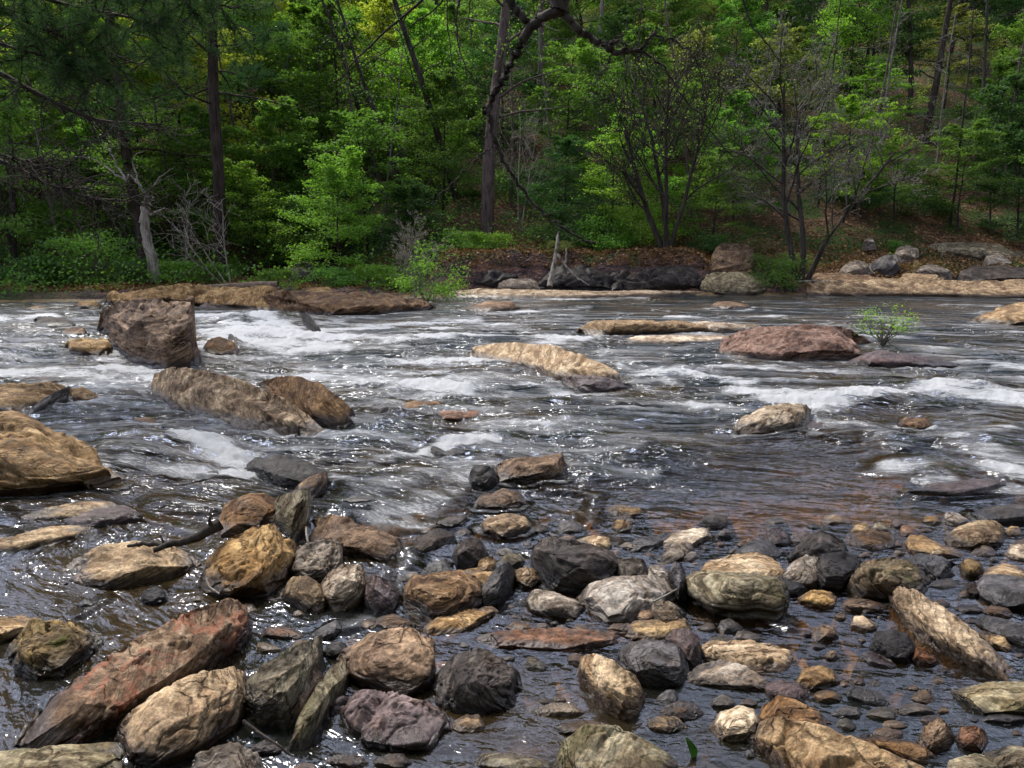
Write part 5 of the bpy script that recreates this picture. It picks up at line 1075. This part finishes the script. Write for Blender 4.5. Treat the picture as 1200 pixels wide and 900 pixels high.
# grey snag in front of the first pine
def pt(px, py, Y): ax, az = ray(px, py); return np.array([float(ax) * Y, Y, CZ + float(az) * Y])
def poly_obj(name, mat, segs, parent=None, sides=8, origin=None, jit=.0):
    g_ = Geo(); rg = np.random.default_rng(len(segs) * 7 + 3)
    for P, r0, r1 in segs:
        P = np.array(P); n = max(4, len(P) * 4); tt = np.linspace(0, len(P) - 1, n); Q = np.stack([np.interp(tt, np.arange(len(P)), P[:, i]) for i in range(3)], -1)
        Qs = Q.copy(); Qs[1:-1] = (Q[:-2] + Q[1:-1] * 2 + Q[2:]) / 4; Qs[1:-1] += rg.normal(size=Qs[1:-1].shape) * jit
        g_.tube(Qs, np.linspace(r0, r1, n), sides)
    me = g_.mesh(name)
    o = link(name, me, M[mat], parent)
    return o
Ysn = 31.2
poly_obj_sn = poly_obj('dead_snag', 'bark_pale', [
 ([pt(183,330,Ysn), pt(178,300,Ysn), pt(170,275,Ysn), pt(170,250,Ysn), pt(176,230,Ysn)], .24, .14), ([pt(166,262,Ysn), pt(168,240,Ysn), pt(172,228,Ysn)], .12, .06), ([pt(176,252,Ysn), pt(190,245,Ysn), pt(196,246,Ysn)], .06, .03),
 ([pt(174,232,Ysn), pt(160,213,Ysn), pt(152,205,Ysn)], .06, .035), ([pt(150,213,Ysn), pt(137,195,Ysn), pt(130,176,Ysn), pt(126,150,Ysn)], .05, .015), ([pt(148,212,Ysn), pt(120,192,Ysn), pt(104,185,Ysn), pt(82,182,Ysn)], .04, .01), ([pt(133,185,Ysn), pt(140,165,Ysn), pt(139,155,Ysn)], .03, .01), ([pt(130,178,Ysn), pt(118,163,Ysn), pt(110,160,Ysn)], .025, .008), ([pt(163,214,Ysn), pt(155,190,Ysn), pt(160,180,Ysn), pt(172,175,Ysn)], .035, .01), ([pt(172,228,Ysn), pt(190,205,Ysn), pt(205,196,Ysn)], .03, .008), ([pt(152,205,Ysn), pt(148,213,Ysn)], .05, .05)], jit=.02)
tag(poly_obj_sn, 'pale broken dead snag standing in front of the first pine', 'snag')
Yst = 31.3
tag(poly_obj('dead_stump', 'bark_pale', [([pt(644,336,Yst-.3), pt(648,318,Yst), pt(651,300,Yst+.3), pt(655,272,Yst+.7)], .12, .06), ([pt(653,298,Yst+.2), pt(664,312,Yst), pt(675,325,Yst-.2), pt(690,334,Yst-.4)], .055, .02), ([pt(663,308,Yst), pt(664,290,Yst+.1)], .05, .02), ([pt(668,318,Yst), pt(662,326,Yst)], .03, .015)], jit=.015), 'bleached dead stump with one leg leaning on the cut bank', 'stump')
tag(poly_obj('driftwood_log', 'log', [([pt(215,339,27.6), pt(250,337,27.6), pt(290,335,27.6), pt(326,334,27.6)], .11, .14)], jit=.01), 'long driftwood log lying behind the left bedrock ledge', 'log')
tag(poly_obj('driftwood_log', 'log', [([pt(148,345,27.2), pt(175,341,27.2), pt(205,344,27.2)], .07, .05)], jit=.02), 'short driftwood stick left of the long log', 'log')
tag(poly_obj('driftwood_log', 'log', [([pt(262,342,27.4), pt(300,340,27.4), pt(328,338,27.4)], .09, .06), ([pt(300,340,27.4), pt(300,334,27.4)], .03, .02)], jit=.01), 'thinner driftwood log with a peg, in front of the long one', 'log')
tag(poly_obj('fallen_pole', 'bark_pale', [([pt(936,330,32.0), pt(965,329,32.0), pt(1005,330,32.0)], .05, .03)], jit=.004), 'straight pale pole lying on the brown layered shelf', 'pole')
tag(poly_obj('branch_of_driftwood', 'bark_dark', [([pt(180,645,4.95), pt(205,636,5.0), pt(225,632,5.05), pt(245,622,5.1), pt(258,614,5.15)], .018, .045), ([pt(248,620,5.1), pt(246,609,5.1), pt(247,603,5.1)], .018, .006), ([pt(150,640,5.05), pt(165,637,5.05), pt(200,638,5.0)], .01, .02), ([pt(192,637,5), pt(188,627,5)], .008, .004), ([pt(228,631,5.05), pt(230,625,5.05)], .01, .005)], jit=.004), 'dark waterlogged branch behind the ribbed golden rock', 'branch')
tag(poly_obj('dry_twig', 'bark_pale', [([pt(359,618,4.75), pt(359,626,4.70), pt(361,636,4.66)], .007, .006)]), 'pale upright twig caught between the wedge and the long brown rock', 'twig')
tag(poly_obj('dry_twig', 'bark_pale', [([pt(241,676,4.0), pt(245,688,3.95), pt(257,696,3.92)], .006, .005)]), 'pale twig lying in the dark hollow of the shaggy boulder', 'twig')
tag(poly_obj('dry_twig', 'bark_pale', [([pt(766,705,4.1), pt(780,698,4.15), pt(794,690,4.2)], .006, .004)]), 'thin twig on the right side of the large pale slab', 'twig')
tag(poly_obj('dry_twig', 'bark_dark', [([pt(285,845,3.0), pt(305,860,2.95), pt(325,872,2.9), pt(340,885,2.87)], .008, .004)]), 'thin dark twig in the water at the bottom left', 'twig')

# tree whose bough hangs into the picture (its trunk stands outside, on the near bank to the right)
Yb = 8.0
e = empty('overhanging_tree', (7.2, 3.6, -.1)); tag(e, 'dark gnarled bough hanging down from the top edge at the centre', 'tree')
def P8(*a): return [pt(x, y, Yb + (q[0] if (q := rest) else 0)) for x, y, *rest in a]
segs_b = [
 ([np.array([7.2, 3.6, -.3]), np.array([7.1, 3.9, 2.5]), np.array([6.7, 4.6, 5.0]), np.array([5.5, 5.6, 6.6]), np.array([3.6, 6.8, 7.0]), np.array([1.6, 7.7, 6.3]), pt(662,-60,Yb), pt(656,-10,Yb), pt(655,12,Yb)], .24, .082),
]
bs = [
 (P8((655,12),(640,20),(626,28),(612,45),(602,68),(592,88),(580,108),(571,128)), .068, .042), (P8((571,128),(566,131)), .04, .03),
 (P8((622,30),(612,20),(603,8),(592,-8),(585,-20)), .045, .05), (P8((620,25),(636,18),(650,12)), .02, .014), (P8((649,14),(646,-4),(648,-16)), .03, .02),
 (P8((655,12),(665,20),(674,28),(680,38),(690,43),(702,50),(712,54),(719,61),(735,60),(748,60)), .05, .030),
 (P8((748,60),(757,50),(765,41),(771,32)), .022, .010), (P8((719,58),(716,50),(724,48),(735,54),(738,60)), .016, .012), (P8((765,41),(785,46),(800,52),(812,66),(820,82),(826,90)), .013, .007), (P8((826,90),(838,86),(845,84)), .006, .004), (P8((826,90),(824,120),(826,140)), .005, .003),
 (P8((748,60),(765,66),(775,74),(785,90),(797,110),(815,130),(830,150),(850,172),(870,190)), .017, .006),
 (P8((571,128),(574,140),(576,148),(580,162),(582,172),(588,188),(597,200),(603,208),(612,222),(625,238),(640,252),(652,262),(668,272),(680,279),(698,284)), .030, .007), (P8((582,166),(572,174),(560,184),(545,198),(530,215),(515,230),(505,240)), .012, .004),
 (P8((566,131),(567,145),(568,160),(566,180)), .008, .003), (P8((717,60),(712,78),(703,88),(690,88)), .010, .004), (P8((730,62),(733,90),(736,115),(745,145),(757,172),(765,185)), .009, .003), (P8((740,63),(752,82),(756,110),(757,140)), .008, .003), (P8((752,66),(765,90),(780,108),(800,125)), .008, .003), (P8((703,88),(690,110),(675,135),(660,150)), .004, .002), (P8((612,45),(600,60),(592,66)), .006, .003), (P8((597,80),(586,72),(578,60)), .006,.003), (P8((640,252),(650,248),(662,250)), .004, .002), (P8((652,262),(662,275),(664,290)), .004, .002),
 (P8((588,188),(580,200),(576,215),(570,232)), .006, .002), (P8((545,198),(540,190),(528,186)), .004, .002),
]
rg = np.random.default_rng(77)
def twigs(P, n, L, r, rg, droop=-.3, Yj=.5):
    """fine side twigs along a polyline"""
    out = []
    P = np.array(P); m = len(P)
    for q in range(n):
        u = (q + rg.uniform(0, 1)) / n * (m - 1); i = min(int(u), m - 2); p = P[i] + (P[i + 1] - P[i]) * (u - i)
        d = (P[i + 1] - P[i]); d = d / np.linalg.norm(d) * .5 + rg.normal(size=3) * np.array([.6, Yj, .6]) + np.array([0, 0, droop]); W = wob_path(p, d, L * rg.uniform(.4, 1.2), 6, .16, rg); out.append((list(W), r, r * .35))
    return out
tw = []
for S3 in (bs[6][0], bs[9][0], bs[10][0], bs[7][0]): tw += twigs(S3, 7, .55, .004, rg)
for S3, _, _ in bs[10:18]: tw += twigs(S3, 4, .3, .0025, rg)
# further boughs of the same tree reaching down from the top edge, left of the main one
more = [(P8((560,-60),(520,-20),(492,2),(462,28),(440,48),(418,68),(404,88),(385,100)), .016, .005), (P8((560,-60),(542,-15),(534,20),(536,50),(546,80),(560,100)), .014, .004), (P8((540,-60),(524,-10),(524,30),(530,75),(537,120)), .009, .003), (P8((540,-30),(512,10),(480,30),(455,60),(420,80)), .009, .003), (P8((570,-50),(552,-10),(549,20),(556,60)), .008, .003), (P8((880,-60),(868,-10),(880,30),(902,55),(918,80)), .012, .004), (P8((655,-30),(700,-60),(880,-60)), .04, .012), (P8((655,-40),(600,-70),(540,-60)), .045, .014), (P8((880,-60),(930,-20),(955,10),(970,30)), .010, .003)]
off = -np.array([7.2, 3.6, -.1])
def sh(L_): return [([np.array(q) + off for q in P], a, b) for P, a, b in L_]
poly_obj('trunk', 'bark_dark', sh(segs_b), e, 10, jit=.01)
poly_obj('bough', 'bark_dark', sh([(P, a * .78, max(b * .85, .010 if a >= .03 else (.005 if a > .015 else b))) for P, a, b in bs] + tw), e, 7, jit=.012)
for q, m_ in enumerate(more): poly_obj('bough', 'bark_dark', sh([m_] + (twigs(m_[0], 8, .6, .0035, rg) if q < 6 else [])), e, 6, jit=.004)

# pine outside the left edge whose dead and needled boughs reach in
Yl = 13.0
base_l = np.array([-12.5, 13.0, .2]); e = empty('near_pine_tree', tuple(base_l)); tag(e, 'dark drooping pine boughs reaching in from the left edge', 'pine tree')
def PL(*a): return [pt(x, y, Yl + (rest[0] if rest else 0)) for x, y, *rest in a]
tk = [([base_l + [0, 0, -.4], base_l + [.05, 0, 4], base_l + [.1, 0, 8], base_l + [.1, 0, 11]], .26, .14)]
z_at = lambda z: base_l + np.array([.1, 0, z])
bl = [([z_at(5.6)] + PL((-60,58),(0,86),(30,102),(60,118),(95,135),(125,143),(160,144),(190,146)), .06, .008), ([z_at(4.6)] + PL((-60,175),(0,188),(35,205),(70,222),(105,232),(140,235),(166,236)), .055, .008), ([z_at(7.2)] + PL((-50,-10),(0,8),(40,30),(80,45),(130,62)), .05, .01), ([z_at(7.8)] + PL((-60,-40),(20,-10),(90,8),(160,22),(215,34)), .05, .01), ([z_at(5.0)] + PL((-50,150),(0,182),(40,190),(80,200)), .03, .006), ([z_at(6.4)] + PL((-50,30),(0,52),(40,62),(85,78),(120,80)), .04, .008), ([z_at(8.6)] + PL((-60,-70),(40,-40),(150,-30),(230,-8),(270,10)), .05, .01)]
tips = []; sh = lambda L_: [([np.array(q) - base_l for q in P], a, b) for P, a, b in L_]
poly_obj('trunk', 'bark_pine', sh(tk), e, 10, jit=.01)
for q, (S3, _, _) in enumerate(bl):
    t1 = twigs(S3[2:], 30, 1.0, .013, rg, -.12, .8); tl = list(t1)
    for P, _, _ in t1: tl += twigs(P, 7, .42, .0075, rg, -.1, .8)
    poly_obj('bough', 'bark_dark', sh([bl[q]] + tl), e, 4, jit=.003)
    if q in (2, 3, 5, 6): tips += [P[k_] for P, _, _ in t1 for k_ in (2, 3, 4, 5, 6)]
c = Geo()
for ce in tips:
    ce = ce - base_l; n = 34; d = rg.normal(size=(n, 3)); d /= np.linalg.norm(d, axis=1)[:, None]; L3 = .17 * rg.uniform(.6, 1.2, n)[:, None]; wv = np.cross(d, rg.normal(size=(n, 3))); wv /= np.linalg.norm(wv, axis=1)[:, None]; wv *= .004
    c.V.append(np.stack([ce - wv, ce + wv, ce + d * L3 + wv * .5, ce + d * L3 - wv * .5], 1).reshape(-1, 3)); c.Q.append(np.arange(n * 4).reshape(-1, 4) + c.n); c.n += n * 4
link('needles', c.mesh('needles', False, True, rg), M['needle'], e)

# ---------------------------------------------------------------- bushes
U = [bush(81, 3.2, 2.2, 5200, .095, clumps=34), bush(82, 1.8, 1.6, 2600, .055, stems=12, clumps=22), bush(83, 1.2, 1.0, 620, .045, stems=14, clumps=18), bush(84, 2.4, 1.2, 3200, .08, clumps=26)]
def bb(px, Y, v, col, label, sc=1.0, z=None, name='bush', cat='bush', group=None):
    p = gnd(px, Y); 
    if z is not None: p = (p[0], p[1], z)
    return put_tree(name, *U[v], p, label, cat, 'bark_grey', col, group, rz=px * .37, sc=sc, parts=('stems', 'foliage'))
bb(104, 31.5, 0, 'leaf_mid', 'dense round green bush at the waterline on the left', 1.1)
bb(40, 31, 3, 'leaf_dark', 'dark low bush at the left end of the far bank', 1.1)
bb(150, 31, 3, 'leaf_dark', 'dark low bush between the round bush and the snag', .8)
bb(325, 30.5, 3, 'leaf_mid', 'small leafy bush at the foot of the second pine', .7)
bb(501, 27.9, 1, 'leaf_bright', 'bright lime green shrub growing on the rock shelf', 1.25, z=.45, name='shrub', cat='shrub')
bb(1043, 15.6, 2, 'leaf_bright', 'thin yellow green shrub growing from the large flat brown slab in the river', .85, z=.42, name='shrub', cat='shrub')
bb(338, 27.9, 2, 'leaf_bright', 'tiny green tuft on the left rock ledge beside the logs', .6, z=.62, name='shrub', cat='shrub')
bb(385, 31, 3, 'leaf_mid', 'green bush right of the gully mouth', .8)
bb(440, 31.5, 3, 'leaf_bright', 'bright sloping bush between the gully and the river shrub', .8)
bb(495, 32.5, 3, 'leaf_mid', 'leafy bush behind the river shrub', .85)
bb(545, 34.6, 3, 'leaf_mid', 'left one of two bushes on top of the reddish cut bank', .75)
bb(577, 34.8, 3, 'leaf_bright', 'right one of two bushes on top of the reddish cut bank', .75)
bb(705, 35.2, 0, 'leaf_bright', 'bright big bush above the dark cut bank outcrops', .8)
bb(745, 36, 0, 'leaf_bright', 'tall bright bush left of the many stemmed bare tree', 1.0)
bb(670, 36, 0, 'leaf_dark', 'dark evergreen bush above the bleached stump', 1.0)
bb(835, 35.5, 3, 'leaf_dark', 'low dark bush right of the many stemmed bare tree', .9)
bb(905, 32.4, 0, 'leaf_mid', 'soft green bush at the foot of the twiggy tree', .72)
bb(930, 34.5, 3, 'leaf_olive', 'olive bush behind the foot of the twiggy tree', .8)
bb(1048, 37.5, 3, 'leaf_mid', 'small green bush on the leaf litter behind the oval stone', .45)
bb(1080, 42, 0, 'leaf_dark', 'dark green bush in the shade above the mossy rock wall', .9)
bb(1000, 43, 0, 'leaf_dark', 'dark green bush upslope right of the twiggy tree', 1.0)
bb(620, 42, 0, 'leaf_dark', 'dark bush in the shade right of the pinkish trunk', 1.0)
bb(655, 33.5, 3, 'leaf_olive', 'dry olive weeds right behind the bleached stump', .45)
bb(250, 32, 3, 'leaf_mid', 'low bush between the snag and the second pine', .7)
bb(205, 31.8, 3, 'leaf_bright', 'bright low bush right of the pale snag', .75)
lp = np.array([.0, 0, 0])
lf = pt(836, 884, 3.1); me = None
g_ = Geo(); lv_ = []
lb = at(838, 3.12); ht = .105
for q in range(7):
    u = q / 6; wd_ = .017 * math.sin(math.pi * min(.03 + u * .97, .985)) ** .8 + .0012; z_ = -.02 + ht * u; x_ = lb.x - .02 * u + .012 * math.sin(u * 4)
    lv_ += [[x_ - wd_, 3.12 + .015 * u, z_], [x_ + wd_, 3.12 + .015 * u + .008, z_]]
g_.V.append(np.array(lv_)); g_.Q.append(np.array([[2 * q, 2 * q + 1, 2 * q + 3, 2 * q + 2] for q in range(6)])); g_.n = 14
lo = link('fallen_leaf', g_.mesh('fallen_leaf', False, True), M['leaf_mid']); tag(lo, 'single green leaf standing in the reflecting pool at the bottom', 'leaf')
sm = lo.modifiers.new('s', 'SOLIDIFY'); sm.thickness = .002

# ---------------------------------------------------------------- undergrowth that nobody could count
def undergrowth():
    rg = np.random.default_rng(9); c = Geo(); n = 5200
    x = rg.uniform(-45, 48, n); d = .8 + 62 * rg.uniform(0, 1, n)**1.5; Y = shore(x) + d
    nz = fbm(x * .16, Y * .16, 5.0, 3)
    right = np.maximum(sst(5, 12, x) * (1 - sst(16, 28, d)), .7 * sst(-3, 0, x) * (1 - sst(4, 8, d))); cutb = sst(-4, -2, x) * (1 - sst(8, 10, x)) * (1 - sst(2.5, 4, d)); ledge = (1 - sst(2.5, 5, d)) * sst(6, 9, x)
    keep = rg.uniform(0, 1, n) < np.clip(.75 + nz * .8 - .95 * right - cutb - ledge, .0, 1)
    keep &= (np.abs(x - gully_x(Y)) > 1.4) | (rg.uniform(0, 1, n) < .2)
    x, Y = x[keep], Y[keep]; z = hill(x, Y); m = 34
    hh = rg.uniform(.15, 1.0, len(x))**1.4 * 1.5
    C = np.stack([x, Y, z + hh * .55], -1)[:, None] + rg.normal(size=(len(x), m, 3)) * np.stack([.45 + 0 * x, .45 + 0 * x, hh * .33], -1)[:, None]
    C = C.reshape(-1, 3); C[:, 2] = np.maximum(C[:, 2], np.repeat(z, m) - .1)
    c.leaves(C, .11, .45, rg)
    o = link('undergrowth', c.mesh('undergrowth', False, True, rg), M['leaf_mid']); tag(o, 'leafy undergrowth covering the far slope', 'undergrowth', kind='stuff')
    # dead grass and litter along the lip of the cut bank
    c = Geo(); n = 26000; x = rg.uniform(-20, 26, n); d = np.abs(rg.normal(size=n)) * 3.5 + 1.6; Y = shore(x) + d; z = hill(x, Y)
    c.leaves(np.stack([x, Y, z + rg.uniform(0, .10, n)], -1), .13, .3, rg)
    o = link('dead_leaves', c.mesh('dead_leaves', False, True, rg), M['litter']); tag(o, 'dead brown leaves scattered along the far bank', 'leaf litter', kind='stuff')
M['litter'] = leaf_mat('dead_leaf_litter', (.10, .045, .022), (.28, .15, .075), .15)
undergrowth()
build_water()
